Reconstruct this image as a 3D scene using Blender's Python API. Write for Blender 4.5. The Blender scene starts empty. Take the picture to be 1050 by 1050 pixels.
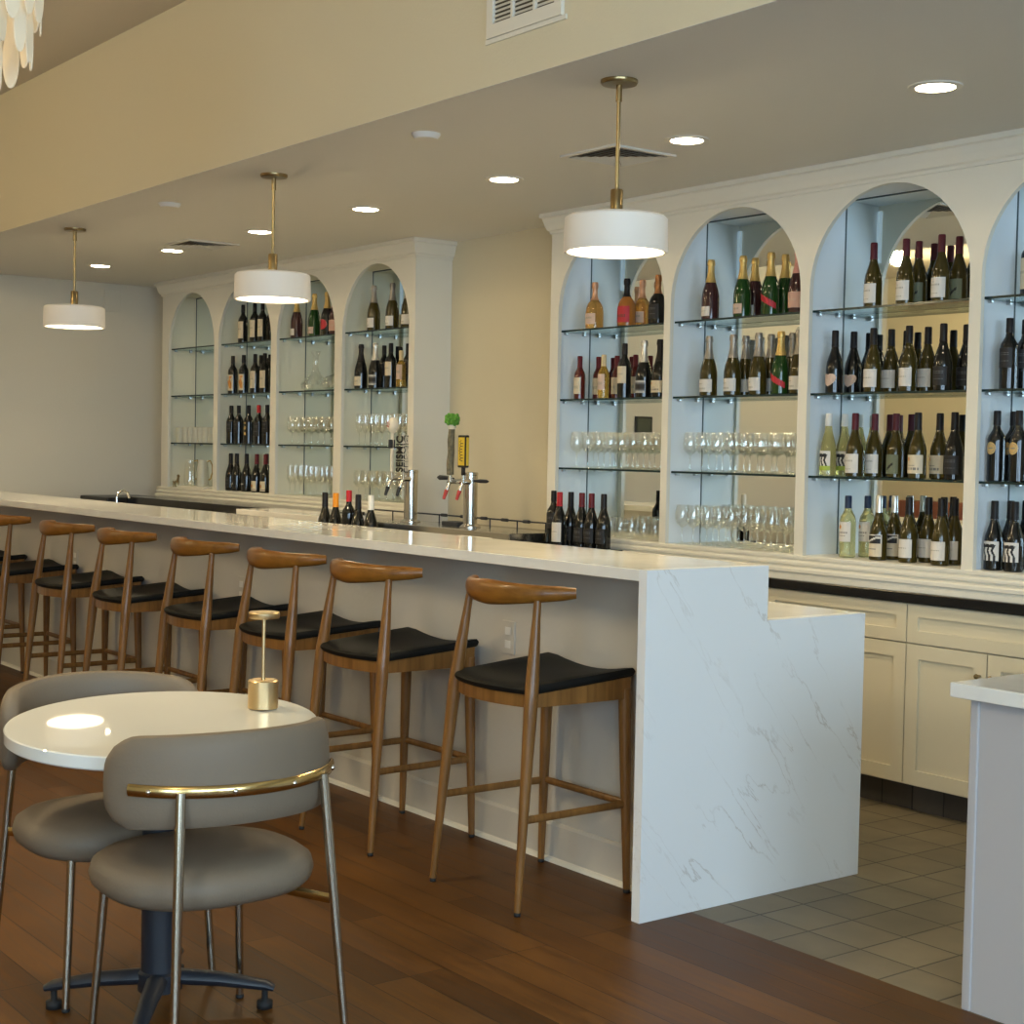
import bpy, bmesh, math, random
from mathutils import Vector, Matrix
random.seed(7)
PI = math.pi
scene = bpy.context.scene
COL = scene.collection

# ------------------------------------------------------------------ materials
def mat(name, color, rough=0.5, metal=0.0, spec=0.5, emit=None, estr=0.0, trans=0.0, coat=0.0, bump=0.0, bscale=60.0, var=0.0, vscale=4.0):
    m = bpy.data.materials.new(name); m.use_nodes = True
    nt = m.node_tree; b = nt.nodes['Principled BSDF']
    c = (*color, 1.0)
    b.inputs['Base Color'].default_value = c
    b.inputs['Roughness'].default_value = rough
    b.inputs['Metallic'].default_value = metal
    b.inputs['Specular IOR Level'].default_value = spec
    b.inputs['Transmission Weight'].default_value = trans
    b.inputs['Coat Weight'].default_value = coat
    if emit:
        b.inputs['Emission Color'].default_value = (*emit, 1); b.inputs['Emission Strength'].default_value = estr
    if bump or var:
        tc = nt.nodes.new('ShaderNodeTexCoord'); n = nt.nodes.new('ShaderNodeTexNoise')
        nt.links.new(tc.outputs['Object'], n.inputs['Vector'])
        if bump:
            n.inputs['Scale'].default_value = bscale; n.inputs['Detail'].default_value = 4
            bp = nt.nodes.new('ShaderNodeBump'); bp.inputs['Strength'].default_value = bump; bp.inputs['Distance'].default_value = 0.01
            nt.links.new(n.outputs['Fac'], bp.inputs['Height']); nt.links.new(bp.outputs['Normal'], b.inputs['Normal'])
        if var:
            n2 = nt.nodes.new('ShaderNodeTexNoise'); n2.inputs['Scale'].default_value = vscale; n2.inputs['Detail'].default_value = 3
            nt.links.new(tc.outputs['Object'], n2.inputs['Vector'])
            r = nt.nodes.new('ShaderNodeValToRGB')
            r.color_ramp.elements[0].position = 0.3; r.color_ramp.elements[1].position = 0.7
            r.color_ramp.elements[0].color = (*[x * (1 - var) for x in color], 1); r.color_ramp.elements[1].color = (*[min(1, x * (1 + var)) for x in color], 1)
            nt.links.new(n2.outputs['Fac'], r.inputs['Fac']); nt.links.new(r.outputs['Color'], b.inputs['Base Color'])
    return m

def wood_mat(name, c0, c1, rough=0.35, stretch=(40, 40, 3), coat=0.2):
    m = mat(name, c0, rough, coat=coat, spec=0.3); nt = m.node_tree; b = nt.nodes['Principled BSDF']
    tc = nt.nodes.new('ShaderNodeTexCoord'); mp = nt.nodes.new('ShaderNodeMapping'); mp.inputs['Scale'].default_value = stretch
    n = nt.nodes.new('ShaderNodeTexNoise'); n.inputs['Scale'].default_value = 1.0; n.inputs['Detail'].default_value = 5; n.inputs['Distortion'].default_value = 0.6
    r = nt.nodes.new('ShaderNodeValToRGB'); r.color_ramp.elements[0].position = 0.3; r.color_ramp.elements[1].position = 0.72
    r.color_ramp.elements[0].color = (*c0, 1); r.color_ramp.elements[1].color = (*c1, 1)
    nt.links.new(tc.outputs['Object'], mp.inputs['Vector']); nt.links.new(mp.outputs['Vector'], n.inputs['Vector'])
    nt.links.new(n.outputs['Fac'], r.inputs['Fac']); nt.links.new(r.outputs['Color'], b.inputs['Base Color'])
    return m

def plank_mat():
    m = mat('wood_planks', (0.2, 0.09, 0.035), 0.33, spec=0.16); nt = m.node_tree; b = nt.nodes['Principled BSDF']; L = nt.links.new
    tc = nt.nodes.new('ShaderNodeTexCoord')
    br = nt.nodes.new('ShaderNodeTexBrick'); br.inputs['Scale'].default_value = 1.0
    br.inputs['Brick Width'].default_value = 1.35; br.inputs['Row Height'].default_value = 0.118
    br.inputs['Mortar Size'].default_value = 0.0016; br.inputs['Mortar Smooth'].default_value = 0.3; br.offset = 0.37; br.offset_frequency = 3
    br.inputs['Color1'].default_value = (0, 0, 0, 1); br.inputs['Color2'].default_value = (1, 1, 1, 1); br.inputs['Mortar'].default_value = (0.5, 0.5, 0.5, 1)
    L(tc.outputs['Object'], br.inputs['Vector'])
    mp = nt.nodes.new('ShaderNodeMapping'); mp.inputs['Scale'].default_value = (2.6, 42, 1)
    L(tc.outputs['Object'], mp.inputs['Vector'])
    n = nt.nodes.new('ShaderNodeTexNoise'); n.inputs['Scale'].default_value = 1.0; n.inputs['Detail'].default_value = 6; n.inputs['Distortion'].default_value = 1.2
    L(mp.outputs['Vector'], n.inputs['Vector'])
    n2 = nt.nodes.new('ShaderNodeTexNoise'); n2.inputs['Scale'].default_value = 2.3; n2.inputs['Detail'].default_value = 2
    L(tc.outputs['Object'], n2.inputs['Vector'])
    a1 = nt.nodes.new('ShaderNodeMath'); a1.operation = 'MULTIPLY_ADD'; a1.inputs[1].default_value = 0.26
    L(br.outputs['Color'], a1.inputs[0])
    a2 = nt.nodes.new('ShaderNodeMath'); a2.operation = 'MULTIPLY'; a2.inputs[1].default_value = 0.60; L(n.outputs['Fac'], a2.inputs[0]); 
    a3 = nt.nodes.new('ShaderNodeMath'); a3.operation = 'MULTIPLY_ADD'; a3.inputs[1].default_value = 0.25; L(n2.outputs['Fac'], a3.inputs[0]); L(a2.outputs[0], a3.inputs[2])
    L(a3.outputs[0], a1.inputs[2])
    r = nt.nodes.new('ShaderNodeValToRGB')
    e = r.color_ramp.elements; e[0].position = 0.15; e[0].color = (0.026, 0.0105, 0.0022, 1); e[1].position = 0.92; e[1].color = (0.185, 0.078, 0.0165, 1)
    k = r.color_ramp.elements.new(0.5); k.color = (0.082, 0.032, 0.0062, 1)
    L(a1.outputs[0], r.inputs['Fac'])
    mx = nt.nodes.new('ShaderNodeMix'); mx.data_type = 'RGBA'; mx.inputs['B'].default_value = (0.022, 0.009, 0.004, 1)
    L(br.outputs['Fac'], mx.inputs['Factor']); L(r.outputs['Color'], mx.inputs['A']); L(mx.outputs['Result'], b.inputs['Base Color'])
    bp = nt.nodes.new('ShaderNodeBump'); bp.inputs['Strength'].default_value = 0.25; bp.inputs['Distance'].default_value = 0.004; bp.invert = True
    L(br.outputs['Fac'], bp.inputs['Height']); L(bp.outputs['Normal'], b.inputs['Normal'])
    rr = nt.nodes.new('ShaderNodeMapRange'); rr.inputs['To Min'].default_value = 0.30; rr.inputs['To Max'].default_value = 0.5
    L(n.outputs['Fac'], rr.inputs['Value']); L(rr.outputs['Result'], b.inputs['Roughness'])
    return m

def tile_mat(name, c1, c2, mortar, size, loc, row=None, rough=0.5):
    m = mat(name, c1, rough); nt = m.node_tree; b = nt.nodes['Principled BSDF']; L = nt.links.new
    tc = nt.nodes.new('ShaderNodeTexCoord'); mp = nt.nodes.new('ShaderNodeMapping'); mp.inputs['Location'].default_value = loc
    br = nt.nodes.new('ShaderNodeTexBrick'); br.inputs['Scale'].default_value = 1.0; br.offset = 0.0
    br.inputs['Brick Width'].default_value = size; br.inputs['Row Height'].default_value = row or size; br.inputs['Mortar Size'].default_value = 0.0035; br.inputs['Mortar Smooth'].default_value = 0.2
    br.inputs['Color1'].default_value = (*c1, 1); br.inputs['Color2'].default_value = (*c2, 1); br.inputs['Mortar'].default_value = (*mortar, 1)
    L(tc.outputs['Object'], mp.inputs['Vector']); L(mp.outputs['Vector'], br.inputs['Vector'])
    n = nt.nodes.new('ShaderNodeTexNoise'); n.inputs['Scale'].default_value = 5; n.inputs['Detail'].default_value = 5; L(tc.outputs['Object'], n.inputs['Vector'])
    mx = nt.nodes.new('ShaderNodeMix'); mx.data_type = 'RGBA'; mx.blend_type = 'OVERLAY'; mx.inputs['Factor'].default_value = 0.35
    L(br.outputs['Color'], mx.inputs['A']); L(n.outputs['Fac'], mx.inputs['B']); L(mx.outputs['Result'], b.inputs['Base Color'])
    bp = nt.nodes.new('ShaderNodeBump'); bp.inputs['Strength'].default_value = 0.5; bp.inputs['Distance'].default_value = 0.004; bp.invert = True
    L(br.outputs['Fac'], bp.inputs['Height']); L(bp.outputs['Normal'], b.inputs['Normal'])
    return m

def marble_mat():
    m = mat('white_marble', (0.78, 0.78, 0.76), 0.22); nt = m.node_tree; b = nt.nodes['Principled BSDF']; L = nt.links.new
    tc = nt.nodes.new('ShaderNodeTexCoord'); mr = nt.nodes.new('ShaderNodeMapping'); mp = nt.nodes.new('ShaderNodeMapping')
    mr.inputs['Rotation'].default_value = (math.radians(-40), 0, 0); mp.inputs['Scale'].default_value = (1.0, 1.0, 0.20)
    L(tc.outputs['Object'], mr.inputs['Vector']); L(mr.outputs['Vector'], mp.inputs['Vector'])
    n = nt.nodes.new('ShaderNodeTexNoise'); n.inputs['Scale'].default_value = 4.6; n.inputs['Detail'].default_value = 7; n.inputs['Roughness'].default_value = 0.58; n.inputs['Distortion'].default_value = 0.25
    L(mp.outputs['Vector'], n.inputs['Vector'])
    s = nt.nodes.new('ShaderNodeMath'); s.operation = 'SUBTRACT'; s.inputs[1].default_value = 0.5; L(n.outputs['Fac'], s.inputs[0])
    a = nt.nodes.new('ShaderNodeMath'); a.operation = 'ABSOLUTE'; L(s.outputs[0], a.inputs[0])
    r = nt.nodes.new('ShaderNodeMapRange'); r.inputs['From Min'].default_value = 0.0; r.inputs['From Max'].default_value = 0.008; r.inputs['To Min'].default_value = 1; r.inputs['To Max'].default_value = 0
    L(a.outputs[0], r.inputs['Value'])
    n2 = nt.nodes.new('ShaderNodeTexNoise'); n2.inputs['Scale'].default_value = 3.1; n2.inputs['Detail'].default_value = 3; L(tc.outputs['Object'], n2.inputs['Vector'])
    g = nt.nodes.new('ShaderNodeMapRange'); g.inputs['From Min'].default_value = 0.42; g.inputs['From Max'].default_value = 0.64; L(n2.outputs['Fac'], g.inputs['Value'])
    mu = nt.nodes.new('ShaderNodeMath'); mu.operation = 'MULTIPLY'; L(r.outputs['Result'], mu.inputs[0]); L(g.outputs['Result'], mu.inputs[1])
    mx = nt.nodes.new('ShaderNodeMix'); mx.data_type = 'RGBA'; mx.inputs['A'].default_value = (0.80, 0.80, 0.785, 1); mx.inputs['B'].default_value = (0.60, 0.565, 0.52, 1)
    L(mu.outputs[0], mx.inputs['Factor']); L(mx.outputs['Result'], b.inputs['Base Color'])
    return m

def clear_glass(name, tint=(1, 1, 1), gl=(1, 1, 1), base=0.06, edge=0.75, pw=2.2):
    m = bpy.data.materials.new(name); m.use_nodes = True; nt = m.node_tree; nt.nodes.clear(); L = nt.links.new
    out = nt.nodes.new('ShaderNodeOutputMaterial'); t = nt.nodes.new('ShaderNodeBsdfTransparent'); t.inputs['Color'].default_value = (*tint, 1)
    g = nt.nodes.new('ShaderNodeBsdfGlossy'); g.inputs['Color'].default_value = (*gl, 1); g.inputs['Roughness'].default_value = 0.03
    lw = nt.nodes.new('ShaderNodeLayerWeight'); lw.inputs['Blend'].default_value = 0.5
    p = nt.nodes.new('ShaderNodeMath'); p.operation = 'POWER'; p.inputs[1].default_value = pw; L(lw.outputs['Facing'], p.inputs[0])
    r = nt.nodes.new('ShaderNodeMapRange'); r.inputs['To Min'].default_value = base; r.inputs['To Max'].default_value = edge; L(p.outputs[0], r.inputs['Value'])
    mx = nt.nodes.new('ShaderNodeMixShader'); L(r.outputs['Result'], mx.inputs['Fac']); L(t.outputs[0], mx.inputs[1]); L(g.outputs[0], mx.inputs[2]); L(mx.outputs[0], out.inputs['Surface'])
    return m

M = {}
M['wall'] = mat('cream_wall_paint', (0.67, 0.60, 0.43), 0.75, bump=0.12, bscale=90)
M['wall_left'] = mat('pale_wall_paint', (0.67, 0.63, 0.53), 0.75, bump=0.1, bscale=90)
M['ceil'] = mat('ceiling_paint', (0.69, 0.68, 0.645), 0.8, bump=0.06, bscale=120)
M['ceil_warm_lit'] = mat('ceiling_paint_warm_light_tint', (0.72, 0.65, 0.52), 0.8, bump=0.06, bscale=120)  # warm glow of the room lamps mixed into the upper ceiling colour
M['white'] = mat('white_cabinet_paint', (0.74, 0.71, 0.615), 0.42)
M['cab'] = mat('base_cabinet_paint', (0.66, 0.59, 0.425), 0.38)
M['niche'] = mat('niche_paint_cool_light_tint', (0.75, 0.79, 0.81), 0.6)  # white lining, bluish cast of the strip lighting put into its colour
M['niche_warm_lit'] = mat('niche_paint_warm_light_tint', (0.74, 0.695, 0.54), 0.6)  # left unit's lining, with warm lamp light put into its colour
M['bar_wall'] = mat('bar_wall_paint', (0.52, 0.485, 0.42), 0.7, bump=0.12, bscale=30)
M['marble'] = marble_mat()
M['quartz'] = mat('polished_quartz', (0.80, 0.77, 0.70), 0.09, var=0.04, vscale=9)
M['black_stone'] = mat('black_granite', (0.012, 0.012, 0.013), 0.15)
M['mirror'] = mat('mirror_silver', (0.83, 0.885, 0.875), 0.012, 1.0)
M['seam'] = mat('dark_seam', (0.06, 0.085, 0.09), 0.5)
M['shelf_glass'] = clear_glass('shelf_glass_face', (0.90, 0.97, 0.96), (0.9, 1, 1), 0.10, 0.7, 1.8)
M['shelf_edge'] = mat('shelf_glass_edge', (0.012, 0.03, 0.03), 0.12)
M['clip'] = mat('steel_clip', (0.5, 0.5, 0.5), 0.3, 1.0)
M['glass'] = clear_glass('clear_drinking_glass', (0.985, 0.99, 0.985), (1, 1, 0.95), 0.13, 0.85, 1.7)
M['frosted'] = mat('frosted_glass', (0.72, 0.72, 0.62), 0.35, trans=0.35)
M['gold'] = mat('gold_metal', (0.72, 0.50, 0.17), 0.25, 1.0)
M['planks'] = plank_mat()
M['tiles'] = tile_mat('quarry_tiles', (0.140, 0.112, 0.068), (0.185, 0.150, 0.092), (0.040, 0.028, 0.017), 0.1975, (-0.332 - 0.0017 + 0.1975, -0.180 + 0.1975, 0))
M['toe_tiles'] = tile_mat('dark_toe_tiles', (0.05, 0.042, 0.036), (0.065, 0.055, 0.045), (0.012, 0.01, 0.009), 0.152, (0, 0, 0), row=0.4)
M['stool_wood'] = wood_mat('walnut_stain', (0.135, 0.058, 0.014), (0.25, 0.115, 0.030), 0.36)
M['stool_back'] = wood_mat('walnut_stain_crest', (0.13, 0.048, 0.006), (0.24, 0.098, 0.015), 0.33, (5, 40, 40), 0.15)
M['black_leather'] = mat('black_leather', (0.008, 0.008, 0.007), 0.55, spec=0.15, bump=0.05, bscale=200)
M['rubber'] = mat('black_rubber', (0.01, 0.01, 0.01), 0.7)
M['taupe'] = mat('taupe_leather', (0.190, 0.147, 0.103), 0.55, spec=0.3, bump=0.08, bscale=160)
M['leg_metal'] = mat('brushed_champagne_metal', (0.52, 0.47, 0.38), 0.22, 1.0)
M['rail_brass'] = mat('polished_brass', (0.62, 0.45, 0.20), 0.2, 1.0)
M['table_top'] = mat('glossy_cream_laminate', (0.78, 0.76, 0.69), 0.02)
M['blackiron'] = mat('black_powder_coat', (0.016, 0.019, 0.026), 0.45)
M['lamp_brass'] = mat('satin_brass', (0.72, 0.53, 0.28), 0.33, 1.0, bump=0.02, bscale=300)
M['pend_brass'] = mat('aged_brass', (0.33, 0.245, 0.12), 0.28, 1.0)
M['shade'] = mat('white_opal_shade', (0.74, 0.70, 0.63), 0.5, emit=(1.0, 0.83, 0.62), estr=0.10)
M['diffuser'] = mat('lamp_diffuser', (0.9, 0.9, 0.9), 0.5, emit=(1.0, 0.82, 0.54), estr=10.0)
M['led'] = mat('downlight_lens', (0.9, 0.9, 0.9), 0.5, emit=(1.0, 0.82, 0.55), estr=55.0)
M['trim_white'] = mat('white_trim', (0.72, 0.69, 0.62), 0.5)
M['niche_led'] = mat('cool_light_strip', (0.6, 0.66, 0.7), 0.4, emit=(0.62, 0.83, 1.0), estr=0.28)
M['grille'] = mat('grille_white', (0.74, 0.70, 0.60), 0.45)
M['grille_dark'] = mat('grille_shadow', (0.10, 0.08, 0.05), 0.8)
M['vent_blade'] = mat('vent_blade', (0.62, 0.62, 0.60), 0.4)
M['vent_back'] = mat('vent_back', (0.22, 0.19, 0.15), 0.8)
M['steel'] = mat('stainless_steel', (0.60, 0.59, 0.56), 0.2, 1.0)
M['chrome'] = mat('chrome', (0.75, 0.75, 0.74), 0.07, 1.0)
M['drop'] = mat('capiz_glass', (0.80, 0.72, 0.56), 0.3, emit=(1.0, 0.80, 0.52), estr=0.16)
M['glow'] = mat('bulb_glow', (1, 0.9, 0.7), 0.4, emit=(1.0, 0.78, 0.48), estr=12)
M['plastic_white'] = mat('white_plastic', (0.72, 0.70, 0.64), 0.4)
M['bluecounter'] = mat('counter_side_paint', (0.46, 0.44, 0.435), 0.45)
M['hop'] = mat('hop_green', (0.10, 0.30, 0.03), 0.5, bump=0.6, bscale=90)
M['bark'] = mat('carved_grey_wood', (0.16, 0.14, 0.085), 0.7, bump=0.9, bscale=70, var=0.4, vscale=40)
M['red'] = mat('red_paint', (0.45, 0.03, 0.02), 0.4)
M['yellow'] = mat('yellow_enamel', (0.70, 0.50, 0.04), 0.35)
M['ivory'] = mat('ivory_enamel', (0.78, 0.72, 0.58), 0.35)
M['black'] = mat('black_enamel', (0.012, 0.011, 0.010), 0.35)
M['bench'] = mat('oxblood_leather', (0.28, 0.09, 0.05), 0.45)
M['dark_pic'] = mat('dark_green_print', (0.06, 0.07, 0.045), 0.5)
M['window_glass'] = clear_glass('window_glass', (1, 1, 1), (1, 1, 1), 0.03, 0.3)

# bottle glass, capsules, labels
G = {}
G['dark'] = mat('very_dark_bottle_glass', (0.008, 0.008, 0.007), 0.06)
G['olive'] = mat('olive_bottle_glass', (0.045, 0.033, 0.006), 0.06)
G['green'] = mat('green_bottle_glass', (0.012, 0.045, 0.008), 0.05)
G['plum'] = mat('rose_dark_bottle_glass', (0.05, 0.018, 0.018), 0.06)
G['amber'] = mat('amber_bottle_glass', (0.75, 0.40, 0.10), 0.03, trans=0.75)
G['amberred'] = mat('deep_amber_bottle_glass', (0.36, 0.13, 0.025), 0.06)
G['gold'] = mat('golden_wine_glass', (0.80, 0.50, 0.09), 0.03, trans=0.75)
G['paleyellow'] = mat('pale_yellow_wine', (0.80, 0.70, 0.30), 0.03, trans=0.8)
G['palegreen'] = mat('pale_green_wine', (0.78, 0.77, 0.42), 0.03, trans=0.8)
G['redglass'] = mat('dark_red_wine', (0.09, 0.012, 0.010), 0.06)
K = {}
for n, c, r, me in (('black', (0.012, 0.010, 0.010), .4, 0), ('maroon', (0.085, 0.012, 0.02), .4, 0), ('red', (0.42, 0.02, 0.025), .4, 0), ('darkred', (0.13, 0.015, 0.02), .4, 0),
                    ('gold', (0.62, 0.43, 0.15), .35, .6), ('pinkgold', (0.60, 0.33, 0.20), .35, .5), ('copper', (0.45, 0.2, 0.08), .35, .6), ('silver', (0.33, 0.30, 0.26), .35, .6), ('white', (0.74, 0.72, 0.66), .4, 0),
                    ('pink', (0.62, 0.30, 0.26), .4, .2), ('navy', (0.02, 0.035, 0.075), .4, 0), ('orange', (0.72, 0.27, 0.02), .4, 0), ('cream', (0.66, 0.52, 0.30), .4, 0), ('brightsilver', (0.62, 0.60, 0.55), .25, .7)):
    K[n] = mat('capsule_' + n, c, r, me, spec=0.22)
LB = {}
for n, c in (('white', (0.66, 0.62, 0.56)), ('cream', (0.62, 0.53, 0.38)), ('ink', (0.22, 0.20, 0.18)), ('black', (0.012, 0.011, 0.011)), ('grey', (0.30, 0.28, 0.22)), ('sage', (0.17, 0.19, 0.12)), ('blush', (0.58, 0.42, 0.33)),
             ('red', (0.45, 0.02, 0.03)), ('lime', (0.38, 0.46, 0.06)), ('rose', (0.60, 0.36, 0.28)), ('gold', (0.55, 0.36, 0.13)), ('orange', (0.55, 0.22, 0.04)), ('silver', (0.40, 0.39, 0.36)), ('brownlabel', (0.06, 0.045, 0.03)), ('steelgrey', (0.085, 0.085, 0.09))):
    LB[n] = mat('label_' + n, c, 0.6)

# ------------------------------------------------------------------ mesh helpers
def bm_new(): return bmesh.new()

def box(bm, x0, x1, y0, y1, z0, z1, bev=0.0, mi=0, rot=None, seg=2):
    r = bmesh.ops.create_cube(bm, size=1.0)
    vs = r['verts']
    for v in vs:
        v.co = Vector(((x0 + x1) / 2 + v.co.x * (x1 - x0), (y0 + y1) / 2 + v.co.y * (y1 - y0), (z0 + z1) / 2 + v.co.z * (z1 - z0)))
    fs = set(f for v in vs for f in v.link_faces)
    for f in fs: f.material_index = mi
    if bev > 0:
        es = list(set(e for v in vs for e in v.link_edges))
        rr = bmesh.ops.bevel(bm, geom=es, offset=bev, segments=seg, profile=0.6, affect='EDGES')
        for f in rr['faces']: f.material_index = mi
        vs = list(set(v for f in bm.faces if f in set(rr['faces']) for v in f.verts)) if rot else vs
    if rot and bev == 0:
        bmesh.ops.transform(bm, matrix=rot, verts=vs)
    return vs

def lathe(bm, prof, seg=20, cx=0, cy=0, mi=0, closed_top=True, closed_bot=True, mis=None):
    rings = []
    for r, z in prof:
        rings.append([bm.verts.new((cx + r * math.cos(2 * PI * k / seg), cy + r * math.sin(2 * PI * k / seg), z)) for k in range(seg)])
    for i in range(len(rings) - 1):
        for k in range(seg):
            f = bm.faces.new((rings[i][k], rings[i][(k + 1) % seg], rings[i + 1][(k + 1) % seg], rings[i + 1][k])); f.material_index = mis[i] if mis else mi; f.smooth = True
    if closed_bot: f = bm.faces.new(list(reversed(rings[0]))); f.material_index = mis[0] if mis else mi
    if closed_top: f = bm.faces.new(rings[-1]); f.material_index = mis[-1] if mis else mi

def tube(bm, pts, rad, seg=12, mi=0, sx=1.0, up=None, cap=True):
    """tube through pts (list of vectors), rad number or list; sx flattens across the side axis"""
    pts = [Vector(p) for p in pts]; n = len(pts)
    if not isinstance(rad, (list, tuple)): rad = [rad] * n
    rings = []; prevs = None
    for i, p in enumerate(pts):
        d = (pts[min(i + 1, n - 1)] - pts[max(i - 1, 0)]).normalized()
        u = Vector(up) if up else (Vector((0, 0, 1)) if abs(d.z) < 0.9 else Vector((0, 1, 0)))
        s = d.cross(u).normalized()
        if prevs is not None and s.dot(prevs) < 0: s = -s
        prevs = s
        t = s.cross(d).normalized()
        r = rad[i]; ra, rb = (r if isinstance(r, tuple) else (r * sx, r))
        rings.append([bm.verts.new(p + s * (ra * math.cos(2 * PI * k / seg)) + t * (rb * math.sin(2 * PI * k / seg))) for k in range(seg)])
    for i in range(n - 1):
        for k in range(seg):
            f = bm.faces.new((rings[i][k], rings[i][(k + 1) % seg], rings[i + 1][(k + 1) % seg], rings[i + 1][k])); f.material_index = mi; f.smooth = True
    if cap:
        for rg in (list(reversed(rings[0])), rings[-1]):
            f = bm.faces.new(rg); f.material_index = mi

def prism(bm, poly, axis, a0, a1, mi=0, bev=0.0):
    """extrude 2-D polygon along axis ('x','y','z') between a0 and a1"""
    def P(u, v, a):
        return {'x': (a, u, v), 'y': (u, a, v), 'z': (u, v, a)}[axis]
    A = [bm.verts.new(P(u, v, a0)) for u, v in poly]; B = [bm.verts.new(P(u, v, a1)) for u, v in poly]; n = len(poly)
    fs = [bm.faces.new(list(reversed(A))), bm.faces.new(B)]
    for i in range(n): fs.append(bm.faces.new((A[i], A[(i + 1) % n], B[(i + 1) % n], B[i])))
    for f in fs: f.material_index = mi
    bmesh.ops.recalc_face_normals(bm, faces=fs)
    return A + B

def sphere(bm, c, r, sz=1.0, mi=0, u=16, v=10):
    res = bmesh.ops.create_uvsphere(bm, u_segments=u, v_segments=v, radius=r)
    for q in res['verts']:
        q.co = Vector((c[0] + q.co.x, c[1] + q.co.y, c[2] + q.co.z * sz))
    for f in set(f for q in res['verts'] for f in q.link_faces): f.material_index = mi; f.smooth = True

def obj(name, bm, mats, parent=None, loc=None, smooth=None, recalc=True):
    if recalc: bmesh.ops.recalc_face_normals(bm, faces=bm.faces)
    me = bpy.data.meshes.new(name); bm.to_mesh(me); bm.free()
    for m in (mats if isinstance(mats, (list, tuple)) else [mats]): me.materials.append(m)
    o = bpy.data.objects.new(name, me); COL.objects.link(o)
    if parent: o.parent = parent
    if loc: o.location = loc
    if smooth is not None:
        for p in me.polygons: p.use_smooth = bool(smooth)
        if smooth: 
            try: me.set_sharp_from_angle(angle=math.radians(smooth if smooth is not True else 40))
            except Exception: pass
    return o

def tag(o, label, cat, group=None):
    o['label'] = label; o['category'] = cat
    if group: o['group'] = group
    return o

def thing(name, label, cat, loc=(0, 0, 0), rz=0.0, group=None):
    o = bpy.data.objects.new(name, None); COL.objects.link(o); o.location = loc; o.rotation_euler = (0, 0, rz)
    o.empty_display_size = 0.1
    return tag(o, label, cat, group)

def struct(name, bm, m, smooth=None):
    o = obj(name, bm, m, smooth=smooth); o['kind'] = 'structure'; return o

def dup(root, loc, rz=0.0, label=None, group=None):
    r = root.copy(); COL.objects.link(r); r.location = loc; r.rotation_euler = (0, 0, rz)
    if label: r['label'] = label
    if group: r['group'] = group
    for ch in list(root.children):
        c = ch.copy(); COL.objects.link(c); c.parent = r
        for g in list(ch.children):
            d = g.copy(); COL.objects.link(d); d.parent = c
    return r

# ------------------------------------------------------------------ room
ZC, ZU = 2.645, 3.45            # lower ceiling over the bar, upper ceiling of the room
XL, XR, YF, YB = -8.0, 6.2, -6.6, 2.16
bm = bm_new(); box(bm, XL - .1, XR + .1, YF - .1, 0.215, -0.1, 0.0); struct('floor', bm, M['planks'])
bm = bm_new(); box(bm, XL - .1, XR + .1, 0.215, YB + .1, -0.1, -0.001); struct('floor_tile', bm, M['tiles'])
bm = bm_new(); box(bm, XL - .1, XR + .1, YB, YB + .12, 0, ZC + .1); struct('wall_back', bm, M['wall'])
bm = bm_new(); box(bm, XL - .12, XL, YF, YB, 0, ZU + .1); struct('wall_left', bm, M['wall_left'])
bm = bm_new(); box(bm, XL - .1, XR + .1, 0.0005, YB + .12, ZC, ZC + .004); struct('ceiling', bm, M['ceil'])
bm = bm_new(); box(bm, XL - .1, XR + .1, 0.0, 0.1, ZC + 0.001, ZU + .1); struct('wall_soffit', bm, M['wall'])
bm = bm_new(); box(bm, XL - .1, XR + .1, YF - .1, 0.0, ZU, ZU + .1); struct('ceiling_upper', bm, M['ceil_warm_lit'])

def holed_wall(name, axis, a0, a1, u0, u1, z1, holes, m):
    bm = bm_new()
    us = [u0]
    for h in holes: us += [h[0], h[1]]
    us.append(u1)
    def b(ua, ub, za, zb):
        if axis == 'x': box(bm, a0, a1, ua, ub, za, zb)
        else: box(bm, ua, ub, a0, a1, za, zb)
    for i in range(0, len(us), 2): b(us[i], us[i + 1], 0, z1)
    for h in holes: b(h[0], h[1], 0, h[2]); b(h[0], h[1], h[3], z1)
    return struct(name, bm, m)
HR = [(-5.4, -3.3, 1.0, 3.1), (-2.7, -0.6, 1.0, 3.1)]
HF = [(3.7, 5.7, 0.5, 2.6)]
holed_wall('wall_right', 'x', XR, XR + .12, YF, YB, ZU + .1, HR, M['wall'])
holed_wall('wall_front', 'y', YF - .12, YF, XL, XR, ZU + .1, HF, M['wall'])
k = 1
for axis, hs in (('x', HR), ('y', HF)):
    for h in hs:
        bm = bm_new()
        def fb(ua, ub, za, zb):
            if axis == 'x': box(bm, XR + .03, XR + .09, ua, ub, za, zb)
            else: box(bm, ua, ub, YF - .09, YF - .03, za, zb)
        w = .06
        fb(h[0], h[0] + w, h[2], h[3]); fb(h[1] - w, h[1], h[2], h[3]); fb(h[0] + w, h[1] - w, h[2], h[2] + w); fb(h[0] + w, h[1] - w, h[3] - w, h[3])
        mid = (h[0] + h[1]) / 2; fb(mid - .025, mid + .025, h[2] + w, h[3] - w)
        fr = struct('window_%d' % k, bm, M['trim_white'])
        bm = bm_new()
        if axis == 'x': box(bm, XR + .055, XR + .061, h[0] + w, h[1] - w, h[2] + w, h[3] - w)
        else: box(bm, h[0] + w, h[1] - w, YF - .061, YF - .055, h[2] + w, h[3] - w)
        g = obj('pane', bm, M['window_glass'], fr); k += 1
# blank plate high on the left wall
bm = bm_new(); box(bm, XL, XL + .012, 1.58, 1.71, 2.43, 2.60, .003); tag(obj('wall_plate', bm, M['wall_left']), 'blank painted cover plate high on the far left wall', 'wall plate')
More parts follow.
